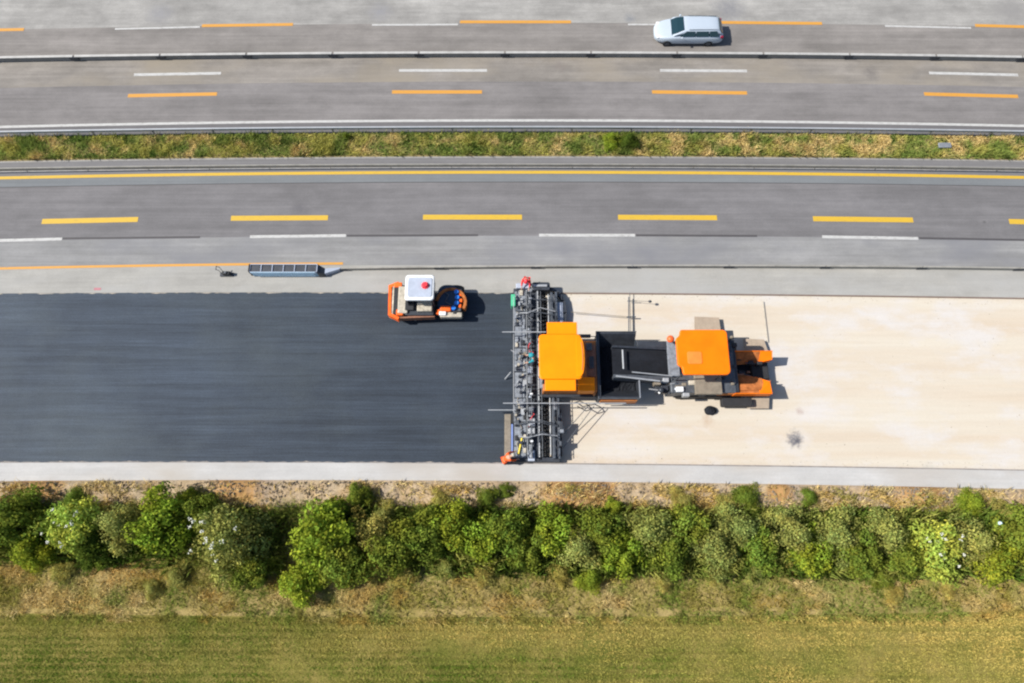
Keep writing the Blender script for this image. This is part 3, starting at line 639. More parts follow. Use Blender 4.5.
# ------------------------------------------------------------------ car (silver estate, heading left)
cp = at(687, 45); cx0 = at(654, 46).x; cyc = cp.y+.76
car = thing('parked_car' if False else 'car', 'silver estate car driving left in the upper lane', 'car', (cx0+2.35, cyc, 0))
def sect(X, hw, zt, zb=.24, tum=.10):
    zb = zb-.08
    ys = [(-1, zb+.06, .90), (-1, zb+.25, .985), (-1, (zt+zb)*.55, 1.0), (-1, zt-.10, .96), (-1, zt-.03, .88), (-1, zt, .74), (-1, zt+.015, .3)]
    L = [(X, cyc+s*hw*k, z_) for s, z_, k in ys]; Rr = [(X, cyc-s*hw*k, z_) for s, z_, k in reversed(ys)]
    return [(X, cyc-hw*.8, zb)]+L+Rr+[(X, cyc+hw*.8, zb)]
st = [(0, .34, .56, .34), (.06, .50, .64, .28), (.20, .66, .72, .24), (.50, .80, .82, .2), (.95, .895, .90, .2), (1.35, .905, .97, .2), (2.0, .91, .985, .2), (3.0, .91, .99, .2), (3.9, .905, 1.0, .2), (4.35, .88, 1.0, .24), (4.6, .82, .95, .28), (4.7, .70, .75, .34)]
m = MB(); m.loft([sect(cx0+a, b_, c_, d_) for a, b_, c_, d_ in st])
GH = [(1.06, .80, .95, .95), (1.38, .76, .95, 1.16), (1.86, .64, .95, 1.40), (2.2, .62, .95, 1.445), (3.0, .62, .95, 1.455), (3.8, .61, .95, 1.44), (4.25, .58, .95, 1.40), (4.42, .56, .95, 1.24), (4.55, .60, .95, .97)]
def gsec(X, hw, zb, zt): 
    base = .82 if X < 4.3 else .76
    k = zt
    return [(cx0+X, cyc-base, zb), (cx0+X, cyc-(base*.3+hw*.7 if zt > 1.1 else base), min(zt, 1.30)), (cx0+X, cyc-hw, zt-.03 if zt > 1 else zt), (cx0+X, cyc-hw*.8, zt), (cx0+X, cyc+hw*.8, zt), (cx0+X, cyc+hw, zt-.03 if zt > 1 else zt), (cx0+X, cyc+(base*.3+hw*.7 if zt > 1.1 else base), min(zt, 1.30)), (cx0+X, cyc+base, zb)]
m.loft([gsec(*q) for q in GH])
body = m.build('body', 'car', car, smooth=True); sub(body, car)
bv = body.modifiers.new('sub', 'SUBSURF'); bv.levels = 1; bv.render_levels = 2; CARDONE = True
m = MB(); X = cx0
m.loft([[(X+1.10, cyc-.66, .985), (X+1.10, cyc+.66, .985), (X+1.10, cyc+.66, .97), (X+1.10, cyc-.66, .97)], [(X+1.46, cyc-.66, 1.235), (X+1.46, cyc+.66, 1.235), (X+1.46, cyc+.66, 1.20), (X+1.46, cyc-.66, 1.20)], [(X+1.88, cyc-.56, 1.43), (X+1.88, cyc+.56, 1.43), (X+1.88, cyc+.56, 1.39), (X+1.88, cyc-.56, 1.39)]]); m.build('windscreen', 'glass', car)
m = MB(); m.loft([[(X+4.30, cyc-.50, 1.40), (X+4.30, cyc+.50, 1.40), (X+4.28, cyc+.50, 1.36), (X+4.28, cyc-.50, 1.36)], [(X+4.56, cyc-.58, 1.05), (X+4.56, cyc+.58, 1.05), (X+4.50, cyc+.58, 1.05), (X+4.50, cyc-.58, 1.05)]]); m.build('rear_window', 'glass', car)
for s in (-1, 1):
    for (a0, a1, b0, b1) in ((1.66, 2.66, 2.05, 2.64), (2.72, 3.58, 2.72, 3.55), (3.64, 4.30, 3.62, 4.12)):
        m = MB(); yb, yt = cyc+s*.835, cyc+s*.675
        m.loft([[(X+a0, yb, 1.0), (X+a1, yb, 1.0), (X+b1, yt, 1.345), (X+b0, yt, 1.345)], [(X+a0, yb-s*.05, 1.0), (X+a1, yb-s*.05, 1.0), (X+b1, yt-s*.05, 1.345), (X+b0, yt-s*.05, 1.345)]]); m.build('side_window', 'glass', car)
    m = MB(); m.box(X+4.42, X+4.63, cyc+s*.66, cyc+s*.835, .76, .95, .04, 2); m.build('tail_light', 'lens_red', car)
    m = MB(); m.box(X+.16, X+.44, cyc+s*.44, cyc+s*.68, .60, .745, .05, 2); m.build('headlight', 'whitep', car)
    m = MB(); m.box(X+1.72, X+1.86, cyc+s*.90, cyc+s*1.04, .98, 1.10, .04, 2); m.build('wing_mirror', 'car', car)
    MB().tube((X+2.2, cyc+s*.60, 1.475), (X+4.2, cyc+s*.57, 1.465), .015).build('roof_rail', 'mid_steel', car)
    for wx in (.88, 3.72):
        w = MB(); yy = cyc+s*.80; w.tube((X+wx, yy-.11, .29), (X+wx, yy+.09, .29), .29, n=24); w.box; wo = w.build('wheel', 'black', car); sub(wo, car)
        w = MB(); w.tube((X+wx, yy+s*.08, .29), (X+wx, yy+s*.112, .29), .17, n=16); w.build('rim', 'mid_steel', wo)
car.scale = (1.02, 1.0, .88)      # a low estate
# ------------------------------------------------------------------ asphalt paver with wide screed
P0 = at(566, 375); pav = thing('asphalt_paver', 'wide orange asphalt paver with full-width screed spanning the lane', 'paver', (P0.x, P0.y, -.04))
GZ = -.04
# crawler tracks
def track(parent, xa, xb, yc, w=.34, h=.75):
    m = MB(); p = []
    for k in range(9): a = R(90+180*k/8); p.append((xa+h/2+h/2*math.cos(a), h/2+h/2*math.sin(a)))
    for k in range(9): a = R(-90+180*k/8); p.append((xb-h/2+h/2*math.cos(a), h/2+h/2*math.sin(a)))
    m.loft([[(x, yc-w/2, z_+GZ) for x, z_ in p], [(x, yc+w/2, z_+GZ) for x, z_ in p]])
    x = xa+h/2
    while x < xb-h/2: m.box(x, x+.10, yc-w/2-.01, yc+w/2+.01, GZ+h-.01, GZ+h+.035); x += .19
    m.build('crawler_track', 'black', parent)
bx0, bx1, by0, by1 = PX(541, 338, 597, 392, 1.9)
track(pav, bx0+.2, bx1+.4, by0+.35); track(pav, bx0+.2, bx1+.4, by1-.35)
m = MB(); m.box(bx0+.1, bx1, by0+.1, by1-.1, .45, 1.75, .06, 2); m.box(bx0+.4, bx1-.6, by0+.3, by1-.3, 1.75, 1.95, .04); m.build('chassis', 'orange_dusty_shaded', pav)
x0, x1, y0, y1 = PX(584, 345, 596, 377, 1.8); m = MB().box(x0, x1, y0, y1, 1.755, 1.86, .04, 2); m.build('engine_cover', 'brown_inner', pav)
x0, x1, y0, y1 = PX(578, 377, 595, 391, 2.0); m = MB().box(x0, x1, y0, y1, 1.2, 2.0, .06, 2); m.build('side_cover', 'orange', pav)
x0, x1, y0, y1 = PX(586, 343, 592, 350, 2.0); MB().box(x0, x1, y0, y1, 1.865, 2.05, .04).build('exhaust_box', 'mid_steel', pav)
x0, x1, y0, y1 = PX(589, 356, 594, 368, 2.0); MB().box(x0, x1, y0, y1, 1.865, 2.0, .04).build('radiator_grille', 'dark_steel', pav)
# roof
RZ = 3.35
x0, x1, y0, y1 = PX(539, 334, 582, 379, RZ); m = MB(); m.rbox(x0, x1, y0, y1, RZ-.16, RZ, .22, 4, .05)
rf = m.build('roof', 'orange', pav); sub(rf, pav)
a0, a1, b0, b1 = PX(547, 322, 577, 334.5, RZ-.05); MB().box(a0, a1, y1-.02+.03, b1, RZ-.2, RZ-.05, .03, 2).build('roof_extension', 'orange', rf)
a0, a1, b0, b1 = PX(545, 379, 576, 390.5, RZ-.05); MB().box(a0, a1, b0, y0-.01, RZ-.2, RZ-.05, .03, 2).build('roof_extension', 'orange', rf)
# curved visor along the front edge of the roof
m = MB(); pts = []
for k in range(13):
    v = -1+2*k/12; yy = (y0+y1)/2+v*(y1-y0)*.46; xx = x1-.12+.26*(1-v*v)**.5; pts.append((xx, yy))
poly = pts+[(x1-.30, (y0+y1)/2+(y1-y0)*.46), (x1-.30, (y0+y1)/2-(y1-y0)*.46)]
m.prism(poly, RZ-.14, RZ+.05, .03); m.build('visor', 'orange', rf)
m = MB(); m.path([(a_-.10, b_*1.0, RZ+.055) for a_, b_ in pts[2:-2]], .03, 6); m.build('visor_trim', 'orange_dusty_shaded', rf)
for sx in (x0+.25, x1-.35):
    for sy in (y0+.15, y1-.15): MB().tube((sx, sy, 1.75), (sx, sy, RZ-.17), .04).build('roof_post', 'dark_steel', pav)
# operator platform under the roof
MB().box(x0+.1, x1-.1, y0-.1, y1+.3, 1.5, 1.62, .02).build('platform', 'grate', pav)
for sy in (y0+.3, y1-.4): 
    m = MB(); m.box(x0+.3, x0+.8, sy-.22, sy+.22, 1.7, 2.1, .06, 2).box(x0+.25, x0+.4, sy-.22, sy+.22, 2.1, 2.55, .05, 2); m.build('seat', 'black', pav)
# hopper
HZ = 1.75
x0, x1, y0, y1 = PX(598, 332, 638, 398, HZ); hx0, hx1, hy0, hy1 = x0, x1, y0, y1
m = MB(); t_ = .07
m.box(x0, x0+.12, y0, y1, .5, HZ, .02)
# folding wings: sloping inner faces
for s, ya, yb in ((1, y0, y0+.75), (-1, y1, y1-.75)):
    m.loft([[(x0+.125, ya, HZ), (x0+.125, ya+s*.09, HZ), (x0+.125, yb, .62), (x0+.125, yb, .54), (x0+.125, ya, .9)], [(x1, ya, HZ-.08), (x1, ya+s*.09, HZ-.08), (x1, yb, .62), (x1, yb, .54), (x1, ya, .9)]])
m.box(x0+.125, x1-.02, y0+.76, y1-.76, .5, .6)
hop = m.build('hopper', 'dark_steel', pav); sub(hop, pav)
m = MB(); m.box(x0-.03, x1+.02, y0-.05, y0-.003, HZ-.10, HZ+.025, .01).box(x0-.03, x1+.02, y1+.003, y1+.05, HZ-.10, HZ+.025, .01).box(x0-.06, x0-.003, y0-.05, y1+.05, HZ-.1, HZ+.025, .01); m.build('rim', 'mid_steel', hop)
MB().box(x0+.1, x1-.1, y0-.11, y0-.055, .75, 1.5, .02).build('side_plate', 'orange_dusty_shaded', hop)
m = MB(); rr = random.Random(4)
# hot mix heap in the hopper
gx, gy = 22, 26
b_ = m.b; vv = [[b_.verts.new((x0+.14+(x1-x0-.2)*i/gx, y0+.35+(y1-y0-.7)*j/gy, .72+.35*math.exp(-((i/gx-.35)*2.4)**2-((j/gy-.5)*2.4)**2)+rr.uniform(-.03, .03))) for j in range(gy+1)] for i in range(gx+1)]
for i in range(gx):
    for j in range(gy): b_.faces.new((vv[i][j], vv[i+1][j], vv[i+1][j+1], vv[i][j+1]))
m.build('hot_mix', 'bitumen', pav)
MB().box(x1+.01, x1+.06, y0+.02, at(638, 377, 1.6).y, .4, 1.66, .01).build('shadow_apron', 'dark_steel', pav)  # wall added below the rim to cast the hopper's broad shadow
MB().box(x1+.0, x1+.07, y0+.02, at(638, 377, 1.6).y, 1.662, 1.70, .01).build('apron_rim', 'steel', pav)
for yy in (y0+1.0, y1-1.0): MB().tube((x1+.24, yy-.5, .45), (x1+.24, yy+.5, .45), .12, n=14).build('push_roller', 'steel', pav)
# levelling arm reaching to the north edge
p0 = at(629.5, 331, .30); p1 = at(629.5, 297, .30)
m = MB(); m.tube((p0.x-.05, p0.y-.2, .30), (p1.x-.05, p1.y, .30), .035).tube((p0.x+.07, p0.y-.2, .26), (p1.x+.04, p1.y+.3, .26), .02)
q = at(636, 301, .30); m.tube((p1.x-.15, q.y, .30), (q.x+.05, q.y, .30), .025); q2 = at(635, 317, .30); m.tube((q2.x-.5, q2.y, .31), (q2.x+.05, q2.y, .31), .04)
arm = m.build('levelling_arm', 'mid_steel', pav); sub(arm, pav)
q3 = at(650, 301.5, .5); m = MB(); m.tube((q.x, q.y, .30), (q3.x, q3.y, .5), .012).ball(q3, .09, (1.2, 1, .8)); m.build('sensor', 'dark_steel', arm)
q4 = at(571, 312, .30); m = MB(); m.tube((q4.x, q4.y, .30), (q2.x-.3, q2.y, .31), .018); m.build('stay_rod', 'rusty', arm)
m = MB(); yy = at(584, 336.5, 1.6).y
m.tube((at(575, 336, 1.6).x, yy, 1.6), (at(600, 336, 1.6).x, yy, 1.6), .025).tube((at(575, 336, 1.6).x, yy-.12, 1.4), (at(600, 336, 1.6).x, yy-.12, 1.4), .025); m.build('handrail', 'dark_steel', pav)
# ---- screed
sy1, sy0 = at(530, 285, .8).y, at(530, 461.5, .5).y
def X_(px, z=.6, py=372): return at(px, py, z).x
m = MB(); m.box(X_(513.5), X_(539), sy0+.05, sy1-.1, .05, .50, .03); m.build('screed_body', 'dark_steel', pav)
# walkway in sections with gaps
yw = sy0+.1; k = 0; cuts = [458, 446, 422, 398, 372, 348, 326, 306, 291]
for c0, c1 in zip(cuts, cuts[1:]):
    ya, yb = at(520, c0, .62).y, at(520, c1, .62).y; jx = rr.uniform(-.03, .03)
    m = MB(); m.box(X_(514.5)+jx, X_(526)+jx, ya+.03, yb-.03, .58, .63, .01)
    yy = ya+.1
    while yy < yb-.1: m.box(X_(515)+jx, X_(525.5)+jx, yy, yy+.03, .632, .645); yy += .12
    m.build('walkway', 'grate', pav)
# control boxes and hydraulics row
yy = sy0+.15; k = 0
while yy < sy1-.3:
    L = rr.uniform(.12, .5); w = rr.uniform(.16, .40); hz = rr.uniform(.62, 1.05); xs = X_(527.5)+rr.uniform(0, .10)
    MB().box(xs, xs+w, yy, yy+L, .50, hz, .03, 2).build('hydraulic_box', rr.choice(['steel', 'mid_steel', 'grate', 'steel', 'dark_steel', 'galv', 'bluegrey']), pav)
    if rr.random() < .5:
        xx = X_(537)+rr.uniform(-.06, .06); MB().box(xx, xx+.10, yy, yy+L*.7, .5, hz*.95, .02).build('bracket', rr.choice(['mid_steel', 'dark_steel', 'steel', 'galv']), pav)
    k += 1; yy += L+rr.uniform(.03, .14)
# long tubes and hoses along the screed
m = MB(); m.tube((X_(527), sy0+.2, .72), (X_(527), sy1-.3, .72), .03).tube((X_(538.5), sy0+.2, .8), (X_(538.5), sy1-.4, .8), .035); m.build('longitudinal_tube', 'galv', pav)
for k in range(9):
    ys_ = rr.uniform(sy0+.4, sy1-1.4); pts = [(X_(530)+rr.uniform(-.12, .25), ys_+i*.14, rr.uniform(.8, 1.08)) for i in range(7)]
    MB().path(pts, .022, 6).build('hose', rr.choice(['black', 'mid_steel', 'red', 'black']), pav)
for k in range(5):
    ys_ = at(530, [300, 322, 395, 425, 442][k], .9).y; x_ = X_(531)
    m = MB(); m.box(x_-.08, x_+.08, ys_-.05, ys_+.05, 1.0, 1.25, .02).tube((x_, ys_, .5), (x_, ys_, 1.0), .025); m.build('control_panel', ['steel', 'mid_steel', 'whitep', 'steel', 'whitep'][k], pav)
for k in range(95):
    ys_ = rr.uniform(sy0+.3, sy1-.4); xs = X_(rr.uniform(515, 525)); L = rr.uniform(.05, .2); m = MB()
    if k % 3 == 0: m.path([(xs+rr.uniform(-.08, .08), ys_+i*.12, .67+rr.uniform(0, .05)) for i in range(5)], .02, 5)
    elif k % 3 == 1: m.box(xs-L*.6, xs+L*.6, ys_-L, ys_+L, .646, .67+L*.5, .02)
    else: m.tube((xs, ys_, .646), (xs, ys_, .80+L), .05+L*.2)
    m.build(['hose', 'tool_tray', 'height_crank'][k % 3], rr.choice(['mid_steel', 'dark_steel', 'steel', 'rusty', 'galv', 'black', 'cream']), pav)
# lattice girders carrying the screed extensions
for px_, zl in ((527.2, 1.0), (537.5, 1.05), (552.5, .95)):
    m = MB(); xg = X_(px_, zl); yy = sy0+.2; e_ = sy1-.5; m.tube((xg, yy, zl), (xg, e_, zl), .022); m.tube((xg+.24, yy, zl-.02), (xg+.24, e_, zl-.02), .022); k = 0
    while yy < e_-.4: m.tube((xg+(.24 if k % 2 else 0), yy, zl), (xg+(0 if k % 2 else .24), yy+.38, zl), .014, n=6); yy += .38; k += 1
    m.build('lattice_girder', 'mid_steel' if px_ < 550 else 'dark_steel', pav)
for k in range(34):
    ys_ = rr.uniform(sy0+.3, sy1-.6); xs = X_(rr.uniform(551, 561), .8); L = rr.uniform(.08, .26)
    MB().box(xs-L*.5, xs+L*.5, ys_-L, ys_+L, .35, rr.uniform(.6, 1.0), .03).build('mounting_block', rr.choice(['dark_steel', 'black', 'mid_steel', 'dark_steel', 'steel']), pav)
for k in range(7):
    ys_ = at(540, rr.choice([292, 300, 312, 410, 424, 436, 448]), .9).y; m = MB()
    m.path([(X_(516)+rr.uniform(0, .3), ys_, .75), (X_(528), ys_+rr.uniform(-.2, .2), 1.1), (X_(541), ys_+rr.uniform(-.3, .3), 1.12), (X_(556), ys_+rr.uniform(-.3, .3), .95)], .028, 6).build('cross_hose', rr.choice(['black', 'steel', 'mid_steel', 'galv']), pav)
# rails: top handrail along walkway
m = MB(); yy = sy0+.3
m.tube((X_(513.6), sy0+2.7, 1.15), (X_(513.6), sy1-.9, 1.15), .018)
while yy < sy1-.8:
    if yy > sy0+2.6: m.tube((X_(513.8), yy, .5), (X_(513.8), yy, 1.15), .015)
    yy += 1.0
m.build('handrail', 'galv', pav)
# cross poles
def pole(nm, xa, xb, py, zz, r_, mat): 
    yq = at((xa+xb)/2, py, zz).y; m = MB(); m.tube((at(xa, py, zz).x, yq, zz), (at(xb, py, zz).x, yq, zz), r_); m.build(nm, mat, pav)
pole('cross_pole', 502, 546, 332, 1.5, .035, 'galv'); pole('cross_pole', 503, 626, 403.2, 1.45, .032, 'galv'); pole('cross_pole', 488, 516, 410, .9, .03, 'galv')
for xa in (512, 545): 
    yq = at(530, 332, 1.5).y; MB().tube((X_(xa, 1.5), yq, .5), (X_(xa, 1.5), yq, 1.5), .03).build('pole_bracket', 'mid_steel', pav)
for xa in (515, 544, 600): 
    yq = at(560, 403.2, 1.45).y; MB().tube((at(xa, 403, 1.45).x, yq, .5 if xa < 590 else 1.3), (at(xa, 403, 1.45).x, yq, 1.45), .03).build('pole_bracket', 'mid_steel', pav)
m = MB(); a_, b_2 = at(505, 379, .1), at(511, 372, .7); m.tube(a_, b_2, .035); m.build('thickness_probe', 'galv', pav)
m = MB(); a_, b_2 = at(511, 350, .7), at(516, 353, .6); m.tube(a_, b_2, .035); m.build('probe_arm', 'galv', pav)
# rear trailing plank on the lower side with blue edge
x0, x1, y0, y1 = PX(504.5, 414, 511, 458, .32); MB().box(x0, x1, y0, y1, .18, .32, .02).build('trailing_plate', 'rusty', pav)
x0, x1, y0, y1 = PX(511.3, 424, 513, 457, .45); MB().box(x0, x1, y0, y1, .2, .45, .01).build('blue_edge', paint('blue_steel', (.18, .25, .5), .5), pav)
x0, x1, y0, y1 = PX(511.5, 413, 514, 423, .45); MB().box(x0, x1, y0, y1, .2, .45, .01).build('clamp', 'black', pav)
m = MB(); a_, b_2 = at(518.5, 454, .72), at(522, 438, .72); m.tube(a_, b_2, .05); m.build('spirit_level', 'yellow', pav)
x0, x1, y0, y1 = PX(511, 294, 515.5, 306, .9); MB().box(x0, x1, y0, y1, .35, .9, .03).build('gas_locker', 'green', pav)
# auger channel and front plate
m = MB(); m.box(X_(540), X_(541), sy0+.1, sy1-.5, .05, .45); m.build('screed_front', 'black', pav)
xa = X_(544.5, .4); m = MB(); m.tube((xa, sy0+.2, .36), (xa, sy1-.5, .36), .05, n=8); yy = sy0+.3
while yy < sy1-.6:
    m.tube((xa, yy, .36), (xa, yy+.05, .36), .20, n=14); yy += .24
m.build('auger', 'black', pav)
xs = X_(549.5, .75); MB().tube((xs, at(550, 455, .75).y, .75), (xs, sy1-.6, .75), .035).build('drive_shaft', 'galv', pav)
yy = sy0+.3; m = MB()
while yy < sy1-.5: m.ball((X_(541.8, .5), yy, .5), .06, (1, 1, 1), 8, 6); yy += .27
m.build('bolt_row', 'dark_steel', pav)
m = MB(); m.box(X_(551.5, .75), X_(554), sy0+.15, sy1-.45, .1, .75, .02).box(X_(557, .75), X_(558.7), sy0+.12, sy1-.4, .15, .7, .02); m.box(X_(554.2), X_(556.8), sy0+.2, sy1-.5, .2, .5, .01)
m.build('front_plate', paint('blue_grey_steel', (.075, .09, .115), .5, .4, .2, scale=3), pav)
m = MB(); m.box(X_(559), X_(560.5), sy0+.3, sy0+3.0, .25, .55, .01); m.build('deflector', 'black', pav)
# curved guard at north end
m = MB()
pts = [at(*q, .42) for q in ((545, 287), (553, 288), (560, 292), (565, 300), (567, 312), (566, 324))]
for a_, b_2 in zip(pts, pts[1:]): m.loft([[(a_.x, a_.y, .1), (a_.x, a_.y, .42), (a_.x-.18, a_.y-.14, .42), (a_.x-.18, a_.y-.14, .1)], [(b_2.x, b_2.y, .1), (b_2.x, b_2.y, .42), (b_2.x-.18, b_2.y-.02, .42), (b_2.x-.18, b_2.y-.02, .1)]])
m.build('end_guard', 'dark_steel', pav)
MB().box(X_(549, .6, 300), X_(554, .6, 300), at(550, 315, .55).y, at(550, 296, .55).y, .3, .55, .03).build('mix_deflector', 'mid_steel', pav)
MB().box(X_(556, .6, 300), X_(563, .6, 300), at(558, 322, .5).y, at(558, 302, .5).y, .2, .5, .03).build('extension_box', 'bluegrey', pav)
# end plates
x0, x1, y0, y1 = PX(516, 283, 530, 288, .8); m = MB(); m.box(x0, x1, y0, y1, 0.02, .8, .03); m.build('end_plate', 'bluegrey', pav)
x0, x1, y0, y1 = PX(532, 282, 550, 290, .9); m = MB(); m.rbox(x0, x1, y0, y1, .05, .9, .12, 3, .04); m.build('end_gearbox', 'dark_steel', pav)
x0, x1, y0, y1 = PX(533, 284, 547, 287, 1.0); MB().tube((x0, (y0+y1)/2, .97), (x1, (y0+y1)/2, .97), .08).build('hydraulic_cylinder', 'galv', pav)
x0, x1, y0, y1 = PX(512, 457, 560, 462, .45); m = MB(); m.box(x0, x1, y0, y1, 0.02, .45, .03); m.build('end_plate', 'dark_steel', pav)
x0, x1, y0, y1 = PX(528, 450, 535, 461, .6); MB().box(x0, x1, y0, y1, .47, .62, .03).build('end_motor', 'bluegrey', pav)
# tow arms
for pyy in (336, 396):
    ya = at(560, pyy, .9).y; m = MB(); m.box(X_(540, .9), X_(592, .9), ya-.09, ya+.09, .75, 1.0, .03); m.build('tow_arm', 'dark_steel', pav)
# struts bracing the screed extension, seen over the cream base
for (a_, b_2) in (((590, 404), (561, 437)), ((594, 406), (560, 452))):
    m = MB(); m.tube(at(*a_, .9), at(*b_2, .55), .022); m.build('strut', 'mid_steel', pav)
m = MB(); m.path([at(562, 399, .9), at(570, 404, .8), at(580, 401, .95), at(588, 405, .9), at(592, 409, .8), at(586, 411, .8), at(577, 406, .8)], .03); m.build('hose', 'black', pav)
# ------------------------------------------------------------------ material feeder
Fp = at(715, 372); fe = thing('material_feeder', 'orange asphalt material feeder with raised hopper wings ahead of the paver', 'feeder', (Fp.x, Fp.y, GZ))
x0, x1, y0, y1 = PX(668, 340, 735, 394, 1.6)
track(fe, x0+.6, x1+.6, y0+.25, .4); track(fe, x0+.6, x1+.6, y1-.25, .4)
m = MB(); m.box(x0+.1, x1, y0+.1, y1-.1, .5, 1.5, .06, 2); m.build('chassis', 'mid_steel', fe)
fx = (x0, x1, y0, y1)
x0, x1, y0, y1 = PX(668, 341, 679, 376, 1.7); MB().box(x0, x1, y0, y1, 1.505, 1.7, .02).build('platform', 'grate', fe)
x0, x1, y0, y1 = PX(695, 374, 722, 394, 1.75); m = MB().box(x0, x1, y0, y1, 1.505, 1.75, .03); m.build('engine_deck', 'rusty', fe)
x0, x1, y0, y1 = PX(722, 330, 735, 392, 1.5); MB().box(x0, x1+.1, y0, y1, 1.0, 1.45, .03).build('rear_deck', 'dark_steel', fe)
x0, x1, y0, y1 = PX(717, 386, 737, 394, 1.3); MB().rbox(x0, x1, y0, y1, .9, 1.3, .12).build('side_cover', 'orange_dusty_shaded', fe)  # darker orange: the shade on this cover is put into its colour
FR = 3.65; x0, x1, y0, y1 = PX(677, 329.5, 729, 374.5, FR)
m = MB(); p = [(x0+.28, y1), (x1-.15, y1), (x1, y1-.15), (x1, y0+.15), (x1-.15, y0), (x0+.28, y0), (x0+.22, y0+.45), (x0, y0+.55), (x0, y1-.50), (x0+.22, y1-.35)]
rp_ = []
for i in range(len(p)):
    a_ = Vector(p[i-1]); b_2 = Vector(p[i]); c_2 = Vector(p[(i+1) % len(p)]); q1 = b_2+(a_-b_2).normalized()*min(.1, (a_-b_2).length*.4); q2_ = b_2+(c_2-b_2).normalized()*min(.1, (c_2-b_2).length*.4)
    rp_ += [tuple(q1), tuple((q1+q2_)/2*.5+b_2*.5), tuple(q2_)]
m.prism(rp_, FR-.18, FR, .05); rf2 = m.build('roof', 'orange_f', fe); sub(rf2, fe)
MB().rbox(x0+.55, x0+1.35, y0+.6, y0+1.3, FR+.002, FR+.03, .1).build('hatch', paint('orange_faded', (.78, .20, .035), .6), rf2)
for sx in (x0+.35, x1-.3):
    for sy in (y0+.2, y1-.2): MB().tube((sx, sy, 1.5), (sx, sy, FR-.19), .04).build('roof_post', 'dark_steel', fe)
m = MB(); m.box(x0+.7, x0+1.3, y0+.9, y0+1.5, 1.7, 2.15, .06, 2).box(x0+1.25, x0+1.4, y0+.9, y0+1.5, 2.1, 2.7, .05, 2); m.build('seat', 'black', fe)
# dusty side flaps folded outwards
def flap(nm, pts, zz, mat):
    q = [at(a_, b_2, zz) for a_, b_2 in pts]; m = MB(); m.prism([(v.x, v.y) for v in q], zz-.05, zz, .01); 
    o = m.build(nm, mat, fe); return o
flap('side_flap', [(694.5, 316.5), (719, 317.5), (721, 331), (694.5, 331)], .35, 'canvas')
flap('side_flap', [(743, 338.5), (764, 339.5), (768.5, 352), (746, 352)], .30, 'canvas')
flap('side_flap', [(747, 408.5), (769, 408.5), (769.5, 396.5), (753, 396.5)], .30, 'canvas')
for q in ((707, 332, .3), (757, 352, .25), (760, 396, .25)): 
    w = at(*q); MB().box(w.x-.4, w.x+.4, w.y-.08, w.y+.08, .1, q[2], .02).build('flap_bracket', 'dark_steel', fe)
# receiving hopper: two inclined wings painted brown for the roof's shadow, tips plain orange
wz = 1.50
def wing(ya_in, ya_out, flip):
    # ya in picture rows at height wz: outer edge and inner edge
    o_ = at(752, ya_out, wz).y; i0 = at(740, ya_in[0], .9).y; i1 = at(770, ya_in[1], 1.38).y; X0, X1 = at(735, ya_out, wz).x, at(773, ya_out, wz).x
    m = MB(); s = -1 if flip else 1
    m.loft([[(X0, o_, wz-.15), (X0, i0, .85), (X0, i0, .78), (X0, o_, .9)], [(X1-.75, o_, wz), (X1-.75, (i0+i1)/2, 1.0), (X1-.75, (i0+i1)/2, 1.0), (X1-.75, o_, 1.1)]])
    w1 = m.build('hopper_wing', 'brown_dusty_shaded', fe); sub(w1, fe)
    m = MB(); m.loft([[(X1-.745, o_, wz+.01), (X1-.745, (i0+i1)/2, 1.06), (X1-.745, (i0+i1)/2, 1.0), (X1-.745, o_, 1.1)], [(X1-.05, o_, wz+.02), (X1-.05, i1, 1.38), (X1-.05, i1, .8), (X1-.05, o_, 1.1)]]); m.build('wing_tip', 'orange_f', w1)
    m = MB(); m.box(X0, X1-.02, o_-(.05 if flip else -.003), o_+(-.003 if flip else .05), .9, wz+.03, .015); m.build('wing_rim', 'orange_f', w1)
wing((365, 359.5), 351.5, False); wing((371.5, 381.5), 393, True)
x0, x1, y0, y1 = PX(752, 362, 769, 385, .7); MB().box(x0, x1, y0, y1, .3, .7, .05).build('wing_shadow_block', 'black', fe)  # block added between the wings to thicken their cast shadow
X0, X1 = at(735, 372, 1).x, at(768, 372, 1).x; ya, yb = at(752, 392, 1.0).y, at(752, 357, 1.0).y
m = MB(); m.box(X0, X1-.35, ya+.1, yb-.1, .35, .5); m.build('hopper_floor', 'bitumen', fe)
x0, x1, y0, y1 = PX(740, 374, 764, 391, 1.45)
m = MB(); m.loft([[(x0, y0+.05, 1.42), (x0, y1, 1.0), (x0, y1, .9), (x0, y0+.05, 1.3)], [(x1, y0+.05, 1.47), (x1, y1-.2, 1.22), (x1, y1-.2, 1.1), (x1, y0+.05, 1.36)]]); m.build('wing_shadow_sheet', 'brown_dusty_shaded', fe)  # brown sheet added where the roof's shadow crosses the lower wing
for k in range(20):
    w = at(rr.uniform(736, 768), rr.uniform(362, 382) if k % 2 else rr.uniform(352, 392), .9); a_ = rr.uniform(.05, .2); zt = rr.uniform(.8, 1.15) if k % 2 else rr.uniform(1.0, 1.3)
    m = MB()
    if k % 3: m.box(w.x-a_, w.x+a_, w.y-a_*.6, w.y+a_*.6, .5, zt, .03)
    else: m.tube((w.x-a_*2, w.y, zt), (w.x+a_*2, w.y+rr.uniform(-.2, .2), zt), .04)
    m.build('push_linkage' if k % 3 else 'hose', rr.choice(['black', 'dark_steel', 'mid_steel', 'brown_inner']), fe)
for k in range(14):
    w = at(rr.uniform(723, 735), rr.uniform(336, 390), 1.5); a_ = rr.uniform(.05, .16); MB().box(w.x-a_, w.x+a_, w.y-a_, w.y+a_, 1.3, rr.uniform(1.5, 1.7), .03).build('deck_box', rr.choice(['black', 'dark_steel', 'mid_steel', 'rusty']), fe)
